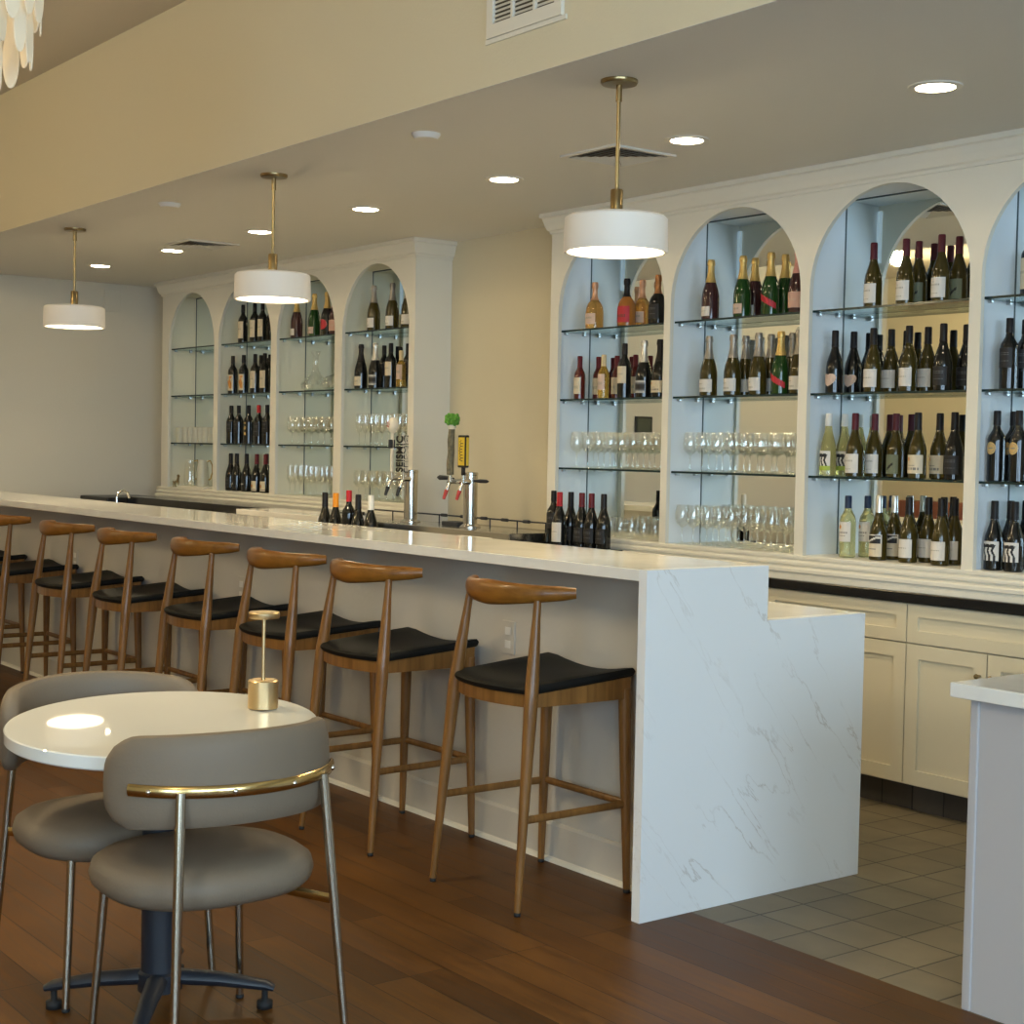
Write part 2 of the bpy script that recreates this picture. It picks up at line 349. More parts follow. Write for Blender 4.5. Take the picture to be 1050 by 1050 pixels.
# small dark print on the left wall, seen in the mirrors
bm = bm_new(); box(bm, XL, XL + .02, -3.02, -2.80, 1.58, 1.78, .002); pf = tag(obj('framed_print', bm, M['black']), 'small dark framed print on the left wall, seen mirrored in the fifth arch', 'picture')
bm = bm_new(); box(bm, XL + .0205, XL + .022, -3.0, -2.82, 1.60, 1.76); obj('print', bm, M['dark_pic'], pf)
# bench reflected in the mirrors
t = thing('banquette_bench', 'oxblood banquette bench along the front wall, seen mirrored in the seventh arch', 'bench', (-6.6, -6.25, 0))
bm = bm_new(); box(bm, -1.2, 1.2, -.3, .25, .12, .45, .03); obj('seat', bm, M['bench'], t, smooth=True)
bm = bm_new(); box(bm, -1.2, 1.2, -.32, -.2, .45, .95, .03); obj('backrest', bm, M['bench'], t, smooth=True)
bm = bm_new(); box(bm, -1.15, 1.15, -.25, .2, 0, .12); obj('plinth', bm, M['white'], t)

# ------------------------------------------------------------------ ceiling fittings
def disc_prof(r, h): return [(r, 0), (r, h)]
dl_x = [0.145, -1.035, -2.225, -3.41, -4.56, -5.735, -6.90]
names = ['nearest, at the upper right of the photo', 'second from the right, beside the square vent', 'third from the right, left of the square vent', 'fourth from the right, past the right pendant', 'fifth from the right, above the middle pendant', 'sixth from the right, beside the far vent', 'farthest, nearest the left wall']
for i, x in enumerate(dl_x):
    t = thing('recessed_downlight', 'round lit ceiling downlight, ' + names[i], 'ceiling light', (x, 1.10, ZC), 0, 'recessed downlights over the bar aisle')
    bm = bm_new(); lathe(bm, [(.062, -.001), (.066, -.006), (.088, -.004), (.09, 0.0)], 32, closed_top=False, closed_bot=False); obj('trim_ring', bm, M['trim_white'], t, smooth=True)
    bm = bm_new(); lathe(bm, [(.0625, -.0045), (.0625, -.002)], 32); obj('lens', bm, M['led'], t)
for x, lab in ((-1.642, 'small white round ceiling disc near the right pendant'), (-3.984, 'small white round ceiling disc between middle and left pendants')):
    bm = bm_new(); lathe(bm, [(.02, -.022), (.045, -.02), (.055, -.008), (.058, 0)], 24); tag(obj('smoke_detector', bm, M['ceil'], loc=(x, .28, ZC), smooth=True), lab, 'smoke detector')
def ceiling_vent(x, y, lab):
    t = thing('ceiling_vent', lab, 'air vent', (x, y, ZC), 0, 'square ceiling vents')
    s = .17
    bm = bm_new()
    for a in range(4):
        R = Matrix.Rotation(a * PI / 2, 4, 'Z')
        vs = prism(bm, [(-s, -s), (s, -s), (s - .022, -s + .022), (-s + .022, -s + .022)], 'z', -.008, 0); bmesh.ops.transform(bm, matrix=R, verts=vs)
    obj('frame', bm, M['trim_white'], t)
    bm = bm_new(); box(bm, -.148, .148, -.148, .148, -.0015, -.0005); obj('backing', bm, M['vent_back'], t)
    for a in range(4):
        bm = bm_new()
        for q in range(5):
            y0 = -.146 + q * .028; w = abs(y0) - .004
            vs = [bm.verts.new(c) for c in ((-w, y0, -.011), (w, y0, -.011), (w - .018, y0 + .021, -.003), (-w + .018, y0 + .021, -.003))]
            bm.faces.new(vs)
        bmesh.ops.transform(bm, matrix=Matrix.Rotation(a * PI / 2, 4, 'Z'), verts=bm.verts)
        obj('louvre', bm, M['vent_blade'], t)
ceiling_vent(-1.455, 1.11, 'square four-way ceiling vent behind the right pendant rod')
ceiling_vent(-5.33, 1.11, 'square four-way ceiling vent far along the bar beside a downlight')
# return grille on the soffit face
t = thing('return_air_grille', 'white louvred return grille high on the cream soffit face', 'air vent', (-.65, 0, 2.80))
bm = bm_new(); W, H = .40, .40
for a in ((-.2, .2, 0, .045), (-.2, .2, H - .045, H), (-.2, -.165, .045, H - .045), (.165, .2, .045, H - .045), (-.066, -.054, .045, H - .045), (.054, .066, .045, H - .045)):
    box(bm, a[0], a[1], -.014, 0, a[2], a[3])
box(bm, -.215, .215, -.006, 0, -.015, 0.001)
obj('frame', bm, M['grille'], t)
bm = bm_new(); box(bm, -.17, .17, -.003, -.001, .04, H - .04); obj('backing', bm, M['grille_dark'], t)
for c in (-.115, 0, .115):
    bm = bm_new()
    for q in range(21):
        z = .05 + q * .0148
        vs = [bm.verts.new(p) for p in ((c - .052, -.011, z), (c + .052, -.011, z), (c + .052, -.003, z + .012), (c - .052, -.003, z + .012))]; bm.faces.new(vs)
    obj('louvre', bm, M['grille'], t)

# pendants
def pendant(x, lab):
    t = thing('pendant_lamp', lab, 'pendant lamp', (x, .272, ZC), 0, 'drum pendants over the bar')
    bm = bm_new(); lathe(bm, [(.02, -.016), (.058, -.014), (.062, -.008), (.062, 0)], 32); obj('canopy', bm, M['pend_brass'], t, smooth=True)
    bm = bm_new(); lathe(bm, [(.0065, -.36), (.0065, -.07), (.0105, -.07), (.0105, -.016)], 16); obj('rod', bm, M['pend_brass'], t, smooth=True)
    bm = bm_new(); lathe(bm, [(.021, -.452), (.021, -.362), (.019, -.358), (.007, -.358)], 24); obj('socket_sleeve', bm, M['pend_brass'], t, smooth=True)
    bm = bm_new()
    R = .174
    lathe(bm, [(R - .012, -.566), (R - .003, -.567), (R, -.562), (R - .003, -.455), (R - .012, -.447), (R - .03, -.445), (.001, -.445)], 48, closed_top=False, closed_bot=False)
    lathe(bm, [(R - .012, -.566), (R - .014, -.55)], 48, closed_top=False, closed_bot=False)
    s = obj('shade', bm, M['shade'], t, smooth=True)
    bm = bm_new(); lathe(bm, [(R - .0135, -.5565), (R - .0135, -.552)], 48); obj('diffuser', bm, M['diffuser'], t)
for x, lab in ((-.49, 'white drum pendant on brass rod, nearest, over the marble bar end'), (-2.86, 'white drum pendant on brass rod, middle of the three'), (-5.245, 'white drum pendant on brass rod, farthest, before the left wall')):
    pendant(x, lab)

# chandelier, only its lower right edge is in the photo
t = thing('chandelier', 'tiered chandelier of translucent oval glass pieces at upper left corner', 'chandelier', (-1.10, -1.77, 2.36))
bm = bm_new(); lathe(bm, [(.006, .30), (.006, 1.03), (.06, 1.03), (.06, 1.048)], 16); obj('rod', bm, M['gold'], t, smooth=True)
bm = bm_new()
for r, z in ((.10, .19), (.19, .27), (.275, .33)):
    tube(bm, [(r * math.cos(a * PI / 16), r * math.sin(a * PI / 16), z) for a in range(33)], .005, 8)
for a in range(4):
    c, s_ = math.cos(a * PI / 2), math.sin(a * PI / 2)
    tube(bm, [(.0, 0, .34), (.28 * c, .28 * s_, .33)], .004, 6); tube(bm, [(.19 * c, .19 * s_, .27), (.19 * c, .19 * s_, .335)], .003, 6); tube(bm, [(.10 * c, .10 * s_, .19), (.10 * c, .10 * s_, .335)], .003, 6)
obj('frame', bm, M['gold'], t, smooth=True)
def drop_mesh(l, w):
    bm = bm_new(); prof = []
    N = 10
    L1 = []; R1 = []
    for side in (-.0022, .0022):
        ring = []
        for q in range(20):
            a = 2 * PI * q / 20
            zz = -l / 2 + l / 2 * math.sin(a); xx = w / 2 * math.cos(a) * (1 - .12 * math.sin(a))
            ring.append(bm.verts.new((xx, side, zz)))
        (L1 if side < 0 else R1).extend(ring)
    bm.faces.new(list(reversed(L1))); bm.faces.new(R1)
    for q in range(20): bm.faces.new((L1[q], L1[(q + 1) % 20], R1[(q + 1) % 20], R1[q]))
    return bm
d0 = None
for tier, (r, z, n, l, w) in enumerate(((.10, .19, 8, .19, .05), (.19, .27, 15, .18, .05), (.275, .33, 22, .18, .05), (.30, .44, 24, .17, .05))):
    for q in range(n):
        a = 2 * PI * (q + .3 * tier) / n
        if d0 is None: d0 = obj('glass_drop', drop_mesh(.18, .05), M['drop'], t); o = d0
        else: o = d0.copy(); COL.objects.link(o)
        o.location = (r * math.cos(a), r * math.sin(a), z - random.uniform(0, .035)); o.rotation_euler = (0, 0, a + PI / 2 + random.uniform(-.5, .5)); o.scale = (random.uniform(.85, 1.15), 1, l / .18 * random.uniform(.9, 1.15))
bm = bm_new(); sphere(bm, (0, 0, .26), .035); obj('bulb', bm, M['glow'], t)

# ------------------------------------------------------------------ bar
HB, TB = 1.067, 0.0357
W1, W2, H2 = 0.5227, 0.9982, 0.891
XB0 = -7.9
t = thing('bar_counter', 'long white bar with quartz top, panelled front and marble waterfall end', 'bar', (0, 0, 0))
bm = bm_new(); box(bm, XB0, -TB, 0, W1, HB - TB, HB, .003); obj('bar_top', bm, M['quartz'], t)
bm = bm_new(); box(bm, XB0, -TB, W1 + .0, W2, H2 - TB, H2, .003); obj('work_ledge', bm, M['quartz'], t)
bm = bm_new(); prism(bm, [(0, 0), (W2, 0), (W2, H2), (W1, H2), (W1, HB), (0, HB)], 'x', -TB, 0)
obj('waterfall_end_panel', bm, M['marble'], t)
bm = bm_new(); box(bm, XB0, -TB - .001, .237, W1 - .01, 0.0, HB - TB - .001); obj('front_wall', bm, M['bar_wall'], t)
bm = bm_new(); box(bm, XB0, -TB - .001, W1 - .009, W2 - .06, 0.0, H2 - TB - .001); obj('rear_base', bm, M['cab'], t)
bm = bm_new(); prism(bm, [(.237, 0), (.2225, 0), (.2225, .125), (.230, .135), (.237, .135)], 'x', XB0, -TB - .002); obj('skirting', bm, M['bar_wall'], t)
bm = bm_new(); prism(bm, [(.2225, 0), (.208, 0), (.211, .012), (.2225, .016)], 'x', XB0, -TB - .002); obj('shoe_moulding', bm, M['white'], t)
for x, lab in ((-.985, 'white outlet plate on bar front behind the nearest stool'), (-3.05, 'white outlet plate on bar front behind the fourth stool'), (-5.1, 'white outlet plate on bar front near the seventh stool')):
    tt = thing('outlet_plate', lab, 'outlet', (x, .237, .745), 0, 'outlets on the bar front')
    bm = bm_new(); box(bm, -.037, .037, -.006, 0, -.06, .06, .002); obj('cover', bm, M['bar_wall'], tt)
    bm = bm_new()
    for z in (-.024, .024): box(bm, -.016, .016, -.008, -.006, z - .014, z + .014, .001)
    obj('socket', bm, M['plastic_white'], tt)

# ------------------------------------------------------------------ bar stools
def stool():
    t = thing('bar_stool', 'x', 'bar stool', (0, 0, 0), 0, 'walnut bar stools along the bar')
    Wd, Wl = M['stool_wood'], M['black_leather']
    # seat outline
    def outline(g=0.0):
        pts = []
        for q in range(13):      # curved rear edge from right to left
            u = -1 + 2 * q / 12
            pts.append((u * (.203 + g), -.203 - g - .045 * (1 - u * u)))
        pts += [(.215 + g, .0), (.218 + g, .195 + g), (.19 + g, .214 + g)]
        for q in range(1, 8):
            u = 1 - 2 * q / 8; pts.append((u * (.19 + g), .214 + g + .006 * (1 - u * u)))
        pts += [(-.19 - g, .214 + g), (-.218 - g, .195 + g), (-.215 - g, .0)]
        return pts
    # cushion with saddle top
    bm = bm_new()
    oc = outline(.006); n = len(oc)
    def ztop(x, y): 
        f = max(0, min(1, (y + .22) / .42))
        return .700 + (.004 + .020 * f) * min(1.2, (abs(x) / .2) ** 2) - .008 * (1 - f)
    def zbot(x, y): return max(.668, ztop(x, y) - .029)
    bm2 = bm_new(); of = outline(-.004); vs2 = prism(bm2, of, 'z', .628, .668); n2 = len(of)
    for v in vs2[n2:]: v.co.z = zbot(v.co.x, v.co.y) + .0005
    obj('seat_frame', bm2, Wd, t)
    levels = [(.975, .669, 0), (.995, .676, 0), (1.003, .684, 0), (.996, .0, -.008), (.975, .0, -.001), (.9, .0, .003), (.7, 0, .004), (.45, 0, .005), (.2, 0, .006)]
    rings = []
    for sc, z, dz in levels:
        rg = []
        for x, y in oc:
            X, Y = x * sc, (y - 0) * sc
            rg.append(bm.verts.new((X, Y, (zbot(x, y) + z - .668) if z else ztop(X, Y) + dz)))
        rings.append(rg)
    for i in range(len(rings) - 1):
        for q in range(n): bm.faces.new((rings[i][q], rings[i][(q + 1) % n], rings[i + 1][(q + 1) % n], rings[i + 1][q]))
    bm.faces.new(list(reversed(rings[0]))); bm.faces.new(rings[-1])
    obj('seat', bm, Wl, t, smooth=True)
    # legs
    for s in (-1, 1):
        bm = bm_new()
        P0, P1, P2 = Vector((s * .228, -.262, .012)), Vector((s * .203, -.205, .655)), Vector((s * .178, -.168, .955))
        pts = [P0 + (P1 - P0) * u for u in (0, .25, .5, .75, .92, 1.0)] + [P1 + (P2 - P1) * u for u in (.15, .35, .6, .8, 1)]
        tube(bm, pts, [.0105, .0135, .0165, .0195, .0215, .022, .0215, .0195, .0165, .0135, .012], 14)
        lg = obj('leg', bm, Wd, t, smooth=True)
        bm = bm_new(); lathe(bm, [(.0098, 0), (.0105, .004), (.0105, .013)], 12, s * .228, -.262); obj('foot_cap', bm, M['rubber'], lg)
        bm = bm_new()
        P0, P1 = Vector((s * .222, .186, .012)), Vector((s * .198, .180, .66))
        tube(bm, [P0 + (P1 - P0) * u for u in (0, .3, .6, .85, 1)], [.0115, .0150, .0185, .0205, .021], 14)
        lg = obj('leg', bm, Wd, t, smooth=True)
        bm = bm_new(); lathe(bm, [(.0105, 0), (.0115, .004), (.0115, .013)], 12, s * .222, .186); obj('foot_cap', bm, M['rubber'], lg)
        bm = bm_new(); tube(bm, [(s * .217, -.236, .288), (s * .213, .183, .288)], [(.0075, .0125)] * 2, 12); obj('stretcher', bm, Wd, t, smooth=True)
    bm = bm_new(); tube(bm, [(-.212, .184, .290), (.212, .184, .290)], [(.008, .0125)] * 2, 12); obj('stretcher', bm, Wd, t, smooth=True)
    # horn shaped back
    bm = bm_new(); pts = []; rad = []
    for q in range(21):
        u = -1 + 2 * q / 20; a = abs(u)
        x = u * .262; y = -.228 + .145 * a ** 2.3; z = .972 + .010 * a ** 2 
        h = .0405 - .0205 * a ** 1.2; d = .020 - .006 * a
        if a > .96: h *= .82; d *= .8
        pts.append((x, y, z)); rad.append((d, h))
    tube(bm, pts, rad, 16, up=(0, 0, 1)); obj('backrest', bm, M['stool_back'], t, smooth=True)
    return t
S0 = stool()
spots = [(-.490, 0, 0), (-1.332, -.012, .03), (-2.005, 0, .01), (-2.745, .01, 0), (-3.545, 0, -.02), (-4.315, 0, .02), (-5.205, 0, 0), (-6.04, 0, .01)]
sl = ['nearest, beside the marble bar end', 'second from the marble bar end', 'third from the marble bar end', 'fourth from the marble bar end', 'fifth from the marble bar end', 'sixth from the marble bar end', 'seventh from the marble bar end, cut by frame', 'farthest, only its seat edge at left frame']
for i, (x, y, r) in enumerate(spots):
    lab = 'walnut bar stool with black leather seat, ' + sl[i]
    if i == 0: S0.location = (x, y, 0); S0['label'] = lab
    else: dup(S0, (x, y, 0), r, lab)

# ------------------------------------------------------------------ bistro table, chairs, lamp
TX, TY, TZ = -.161, -1.471, .720
t = thing('bistro_table', 'round glossy cream table on black four-foot pedestal between two taupe chairs', 'table', (TX, TY, 0))
bm = bm_new(); R = .384
lathe(bm, [(R - .004, -.034), (R, -.030), (R, -.003), (R - .003, 0)], 96); tt = obj('tabletop', bm, M['table_top'], t, smooth=30)
tt.location = (-.025, .015, TZ); tt.rotation_euler = Vector((.795 * math.sin(.040), -.605 * math.sin(.040), math.cos(.040))).to_track_quat('Z', 'X').to_euler()   # the top rocks a little towards the room
bm = bm_new(); lathe(bm, [(.055, .05), (.055, .095), (.047, .10), (.047, TZ - .055), (.10, TZ - .05), (.12, TZ - .0395)], 32); obj('pedestal', bm, M['blackiron'], t, smooth=30)
for a in range(4):
    an = math.radians(56 + 90 * a); c, s = math.cos(an), math.sin(an)
    bm = bm_new(); tube(bm, [(.03 * c, .03 * s, .082), (.15 * c, .15 * s, .074), (.265 * c, .265 * s, .058), (.285 * c, .285 * s, .05)], [(.028, .02), (.024, .018), (.019, .013), (.014, .008)], 12)
    ft = obj('foot', bm, M['blackiron'], t, smooth=True)
    bm = bm_new(); lathe(bm, [(.020, 0), (.020, .018), (.008, .02), (.008, .055)], 16, .262 * c, .262 * s); obj('leveler', bm, M['rubber'], ft)

def dining_chair():
    t = thing('dining_chair', 'x', 'chair', (0, 0, 0), 0, 'taupe chairs at the round table')
    # faces +X. seat cushion
    bm = bm_new(); seg = 40
    prof = [(.20, .366), (.232, .371), (.250, .388), (.256, .410), (.249, .435), (.225, .452), (.17, .463), (.09, .467), (.02, .468)]
    rings = []
    for r, z in prof:
        rg = []
        for q in range(seg):
            a = 2 * PI * q / seg; c, s = math.cos(a), math.sin(a); e = .80
            x = math.copysign(abs(c) ** e, c) * r * .905 + .008; y = math.copysign(abs(s) ** e, s) * r * 1.0
            rg.append(bm.verts.new((x, y, z)))
        rings.append(rg)
    for i in range(len(rings) - 1):
        for q in range(seg): bm.faces.new((rings[i][q], rings[i][(q + 1) % seg], rings[i + 1][(q + 1) % seg], rings[i + 1][q]))
    bm.faces.new(list(reversed(rings[0]))); bm.faces.new(rings[-1]); obj('seat', bm, M['taupe'], t, smooth=True)
    # backrest band: rounded pad section swept on an arc
    bm = bm_new(); RB = .252; rings = []; NA = 36; half = math.radians(82)
    for i in range(NA + 1):
        u = -1 + 2 * i / NA; a = PI + u * half
        k = 1.0
        au = abs(u)
        if au > .72: k = math.sqrt(max(0.0, 1 - ((au - .72) / .28) ** 2))
        k = max(k, .12)
        hh = .106 * (k ** .9)
        dd = .029 * (k ** .6)
        zc = .652 + .024 * (1 - au * au)
        rg = []
        for q in range(20):
            b = 2 * PI * q / 20; cb, sb = math.cos(b), math.sin(b)
            rr = RB + dd * math.copysign(abs(cb) ** .7, cb); zz = zc + hh * math.copysign(abs(sb) ** .72, sb)
            rg.append(bm.verts.new((rr * math.cos(a), rr * math.sin(a) * 1.06, zz)))
        rings.append(rg)
    for i in range(NA):
        for q in range(20): bm.faces.new((rings[i][q], rings[i][(q + 1) % 20], rings[i + 1][(q + 1) % 20], rings[i + 1][q]))
    bm.faces.new(list(reversed(rings[0]))); bm.faces.new(rings[-1]); obj('backrest', bm, M['taupe'], t, smooth=True)
    # brass rail round the outside of the back
    bm = bm_new(); RR = RB + .036; pts = []
    for i in range(25):
        a = PI + (-1 + 2 * i / 24) * math.radians(60); pts.append((RR * math.cos(a), RR * math.sin(a) * 1.05, .655))
    tube(bm, pts, [(.007, .014)] * 25, 12, up=(0, 0, 1)); rl = obj('back_rail', bm, M['rail_brass'], t, smooth=True)
    for a in (-50, -14, 14, 50):
        an = PI + math.radians(a); bm = bm_new(); sphere(bm, ((RR + .006) * math.cos(an), (RR + .006) * math.sin(an) * 1.05, .655), .0065, 1, 0, 10, 6); obj('screw', bm, M['chrome'], rl)
    # legs
    for s in (-1, 1):
        a = PI - s * math.radians(37)
        top = Vector((RR * math.cos(a) - .006, RR * math.sin(a) * 1.05, .655)); bot = Vector((-.292, s * .222, .008))
        bm = bm_new(); tube(bm, [bot + (top - bot) * u for u in (0, .35, .7, 1)], [.0095, .0105, .0115, .0115], 14); lg = obj('leg', bm, M['leg_metal'], t, smooth=True)
        bm = bm_new(); lathe(bm, [(.009, 0), (.0105, .003), (.0105, .01)], 12, bot.x, bot.y); obj('foot_cap', bm, M['rubber'], lg)
        u = (.362 - bot.z) / (top.z - bot.z); q = bot + (top - bot) * u
        bm = bm_new(); tube(bm, [q, (-.12, s * .13, .368)], [(.004, .012)] * 2, 10); obj('seat_bracket', bm, M['rail_brass'], t, smooth=True)
        bm = bm_new(); tp = Vector((.155, s * .178, .385)); bt = Vector((.178, s * .200, .008))
        tube(bm, [bt + (tp - bt) * u for u in (0, .5, 1)], [.0095, .0105, .0115], 14); lg = obj('leg', bm, M['leg_metal'], t, smooth=True)
        bm = bm_new(); lathe(bm, [(.009, 0), (.0105, .003), (.0105, .01)], 12, bt.x, bt.y); obj('foot_cap', bm, M['rubber'], lg)
    return t
CH = dining_chair()
CH.location = (-.440, -1.476, 0); CH['label'] = 'taupe upholstered chair facing right, behind the round table at left frame'
dup(CH, (.072, -1.468, 0), PI + .03, 'taupe upholstered chair nearest the camera with curved brass back rail')

t = thing('table_lamp', 'slim brass cordless lamp with disc head standing on the round table', 'table lamp', (-.190, -1.176, TZ + .0085))
bm = bm_new(); lathe(bm, [(.038, 0), (.0395, .002), (.0395, .072), (.037, .0745), (.012, .0745)], 40); obj('base', bm, M['lamp_brass'], t, smooth=30)
bm = bm_new(); lathe(bm, [(.0045, .07), (.0045, .238)], 16); obj('stem', bm, M['lamp_brass'], t, smooth=30)
bm = bm_new(); lathe(bm, [(.030, .236), (.0395, .237), (.041, .240), (.041, .251), (.039, .2535)], 40); obj('lamp_head', bm, M['lamp_brass'], t, smooth=30)

# ------------------------------------------------------------------ arched shelving units
def arch_pts(x0, x1, zs, ztop, n=28):
    cx, rx = (x0 + x1) / 2, (x1 - x0) / 2
    return [(cx - rx * math.cos(PI * i / n), zs + (ztop - zs) * math.sin(PI * i / n)) for i in range(n + 1)]
YN = 1.90; YD = 2.14
def arched_unit(label, xa, xb, ops, zfl, zshelves, ztop, crown_no, ext_right):
    t = thing('arched_shelving', label, 'shelving', (0, 0, 0))
    zs = ztop - .405
    # face frame
    bm = bm_new(); TH = .022
    def quad(p):  # p list of (x,z): front and back
        bm.faces.new([bm.verts.new((x, YN, z)) for x, z in p]); bm.faces.new([bm.verts.new((x, YN + TH, z)) for x, z in reversed(p)])
    xs = [xa] + [v for o in ops for v in o] + [xb]
    for i in range(0, len(xs), 2): quad([(xs[i], zfl), (xs[i + 1], zfl), (xs[i + 1], ZC - .001), (xs[i], ZC - .001)])
    for (a, b) in ops:
        ap = arch_pts(a, b, zs, ztop)
        for i in range(len(ap) - 1):
            quad([ap[i], ap[i + 1], (ap[i + 1][0], ZC - .001), (ap[i][0], ZC - .001)])
        jb = [(a, zfl)] + ap + [(b, zfl)]
        for i in range(len(jb) - 1):
            (x0, z0), (x1, z1) = jb[i], jb[i + 1]
            bm.faces.new([bm.verts.new(c) for c in ((x0, YN, z0), (x1, YN, z1), (x1, YN + TH, z1), (x0, YN + TH, z0))])
    for x in (xa, xb): bm.faces.new([bm.verts.new(c) for c in ((x, YN, zfl), (x, YN + TH, zfl), (x, YN + TH, ZC - .001), (x, YN, ZC - .001))])
    bmesh.ops.remove_doubles(bm, verts=bm.verts, dist=1e-5)
    bmesh.ops.recalc_face_normals(bm, faces=bm.faces)
    obj('arched_face', bm, M['white'], t)
    # sides and dividers
    for x0, x1 in ((xa, xa + .02), (xb - .02, xb)):
        bm = bm_new(); box(bm, x0, x1, YN + TH, YB - .001, zfl - .104, ZC - .001); obj('side_panel', bm, M['white'], t)
    inner = []
    for i, (a, b) in enumerate(ops):
        l = xa + .02 if i == 0 else (ops[i - 1][1] + a) / 2 + .009
        l = max(l, a - .03)
        r = xb - .02 if i == len(ops) - 1 else (b + ops[i + 1][0]) / 2 - .009
        r = min(r, b + .03)
        inner.append((l, r))
        bm = bm_new()
        box(bm, l - .009, l, YN + TH, YD + .012, zfl, ZC - .01); box(bm, r, r + .009, YN + TH, YD + .012, zfl, ZC - .01)
        box(bm, l, r, YN + TH, YD + .012, ztop + .005, ztop + .02)
        obj('niche_lining', bm, M['niche'] if ext_right == 2 else M['niche_warm_lit'], t)
        bm = bm_new(); box(bm, l + .004, r - .004, YD, YD + .006, zfl + .0, ztop + .004); mr = obj('mirror', bm, M['mirror'], t)
        bm = bm_new(); box(bm, l, l + .0035, YD - .003, YD + .006, zfl, ztop + .004); box(bm, l + .0035, r, YD - .002, YD + .004, ztop - .002, ztop + .0045); obj('mirror_edge', bm, M['seam'], mr)
        # cool light strips tucked behind the upper corners of the face
        bm = bm_new()
        for cx in (l + .015, r - .015): box(bm, cx - .009, cx + .009, YN + TH + .002, YN + TH + .018, ztop - .25, ztop - .02, .003)
        obj('light_strip', bm, M['niche_led'], t)
        for z in zshelves:
            bm = bm_new(); box(bm, l + .006, r - .006, YN + .035, YD - .006, z - .0095, z)
            for f in bm.faces:
                if abs(f.normal.z) < .5: f.material_index = 1
            sh = obj('glass_shelf', bm, [M['shelf_glass'], M['shelf_edge']], t)
            for cx in (l + .012, r - .012):
                for cy in (YN + .07, YD - .05):
                    bm = bm_new(); box(bm, cx - .009, cx + .009, cy - .009, cy + .009, z - .021, z - .010, .002); obj('shelf_clip', bm, M['clip'], sh)
    bm = bm_new(); box(bm, xa + .001, xb - .001, YN + .001, YB - .001, zfl - .03, zfl); obj('niche_floor', bm, M['white'], t)
    # ledge moulding under the niches
    bm = bm_new()
    z = zfl
    poly = [(YN + .03, z + .0005), (YN - .010, z + .0005), (YN - .014, z - .003), (YN - .014, z - .014), (YN - .006, z - .016), (YN - .006, z - .022), (YN - .022, z - .025), (YN - .025, z - .030), (YN - .025, z - .040), (YN - .014, z - .043), (YN - .014, z - .049), (YN - .032, z - .053), (YN - .036, z - .058), (YN - .036, z - .072), (YN - .024, z - .075), (YN - .024, z - .082), (YN - .030, z - .086), (YN - .030, z - .105), (YN + .03, z - .105)]
    prism(bm, poly, 'x', xa - .03, xb + (.03 if ext_right else 0)); obj('ledge_moulding', bm, M['white'], t)
    # crown moulding is room trim
    bm = bm_new()
    c = [(YN, ZC - .105), (YN - .010, ZC - .105), (YN - .010, ZC - .092), (YN - .020, ZC - .085), (YN - .030, ZC - .060), (YN - .038, ZC - .028), (YN - .050, ZC - .022), (YN - .050, ZC - .001), (YN, ZC - .001)]
    path = []
    for y, z in c:
        o = YN - y
        path.append([bm.verts.new(q) for q in ((xa - o, YB - .001, z), (xa - o, YN - o, z), (xb + o, YN - o, z), (xb + o, YB - .001, z))])
    for q in range(len(path) - 1):
        for w_ in range(3): bm.faces.new((path[q][w_], path[q][w_ + 1], path[q + 1][w_ + 1], path[q + 1][w_]))
    tr = obj('trim_%d' % crown_no, bm, M['white']); tr['kind'] = 'structure'
    return inner
ZR, ZL = .990, 1.088
SHR = [2.043, 1.688, 1.334]; SHL = [2.140, 1.784, 1.427]
OPL = [(-7.52, -6.752), (-6.688, -5.897), (-5.82, -5.055), (-4.967, -4.205)]
OPR = [(-2.806, -2.007), (-1.963, -1.150), (-1.098, -.284), (-.231, .583)]
inL = arched_unit('white built-in with four arched mirrored niches at far left', -7.635, -4.143, OPL, ZL, SHL, 2.535, 1, True)
inR = arched_unit('white built-in with large arched mirrored niches of bottles at right', -2.871, .650, OPR, ZR, SHR, 2.530, 2, 2)

# ------------------------------------------------------------------ back counters
t = thing('back_counter', 'black granite counter top running below the right arched niches', 'countertop', (0, 0, 0))
bm = bm_new(); box(bm, -2.04, 1.7, 1.848, 2.158, .842, .8845, .004); obj('counter_slab', bm, M['black_stone'], t)
def shaker(bm, x0, x1, z0, z1, y=1.868, rail=.058):
    box(bm, x0, x0 + rail, y - .002, y + .018, z0, z1); box(bm, x1 - rail, x1, y - .002, y + .018, z0, z1)
    box(bm, x0 + rail, x1 - rail, y - .002, y + .018, z0, z0 + rail); box(bm, x0 + rail, x1 - rail, y - .002, y + .018, z1 - rail, z1)
    box(bm, x0 + rail, x1 - rail, y + .008, y + .018, z0 + rail, z1 - rail)
def cabinet(x0, lab, w=.762, sl='x'):
    t = thing('base_cabinet', lab, 'cabinet', (x0, 0, 0), 0, 'shaker base cabinets under the back counter')
    bm = bm_new(); box(bm, .0005, w - .0005, 1.888, 2.155, .11, .841); obj('carcass', bm, M['cab'], t)
    bm = bm_new(); shaker(bm, .003, w - .003, .684, .838, rail=.05); obj('drawer', bm, M['cab'], t)
    for i in (0, 1):
        a = .003 + i * w / 2; b = a + w / 2 - .006
        bm = bm_new(); shaker(bm, a, b, .118, .678); d = obj('door', bm, M['cab'], t)
        kx = b - .028 if i == 0 else a + .028
        bm = bm_new(); tube(bm, [(kx, 1.866, .592), (kx, 1.848, .592)], [.005, .005], 10); sphere(bm, (kx, 1.843, .592), .010, 1, 0, 12, 8); obj('knob', bm, M['pend_brass'], d)
    bm = bm_new(); box(bm, 0, w, 1.935, 1.955, 0, .109); obj('toe_kick', bm, M['toe_tiles'], t)
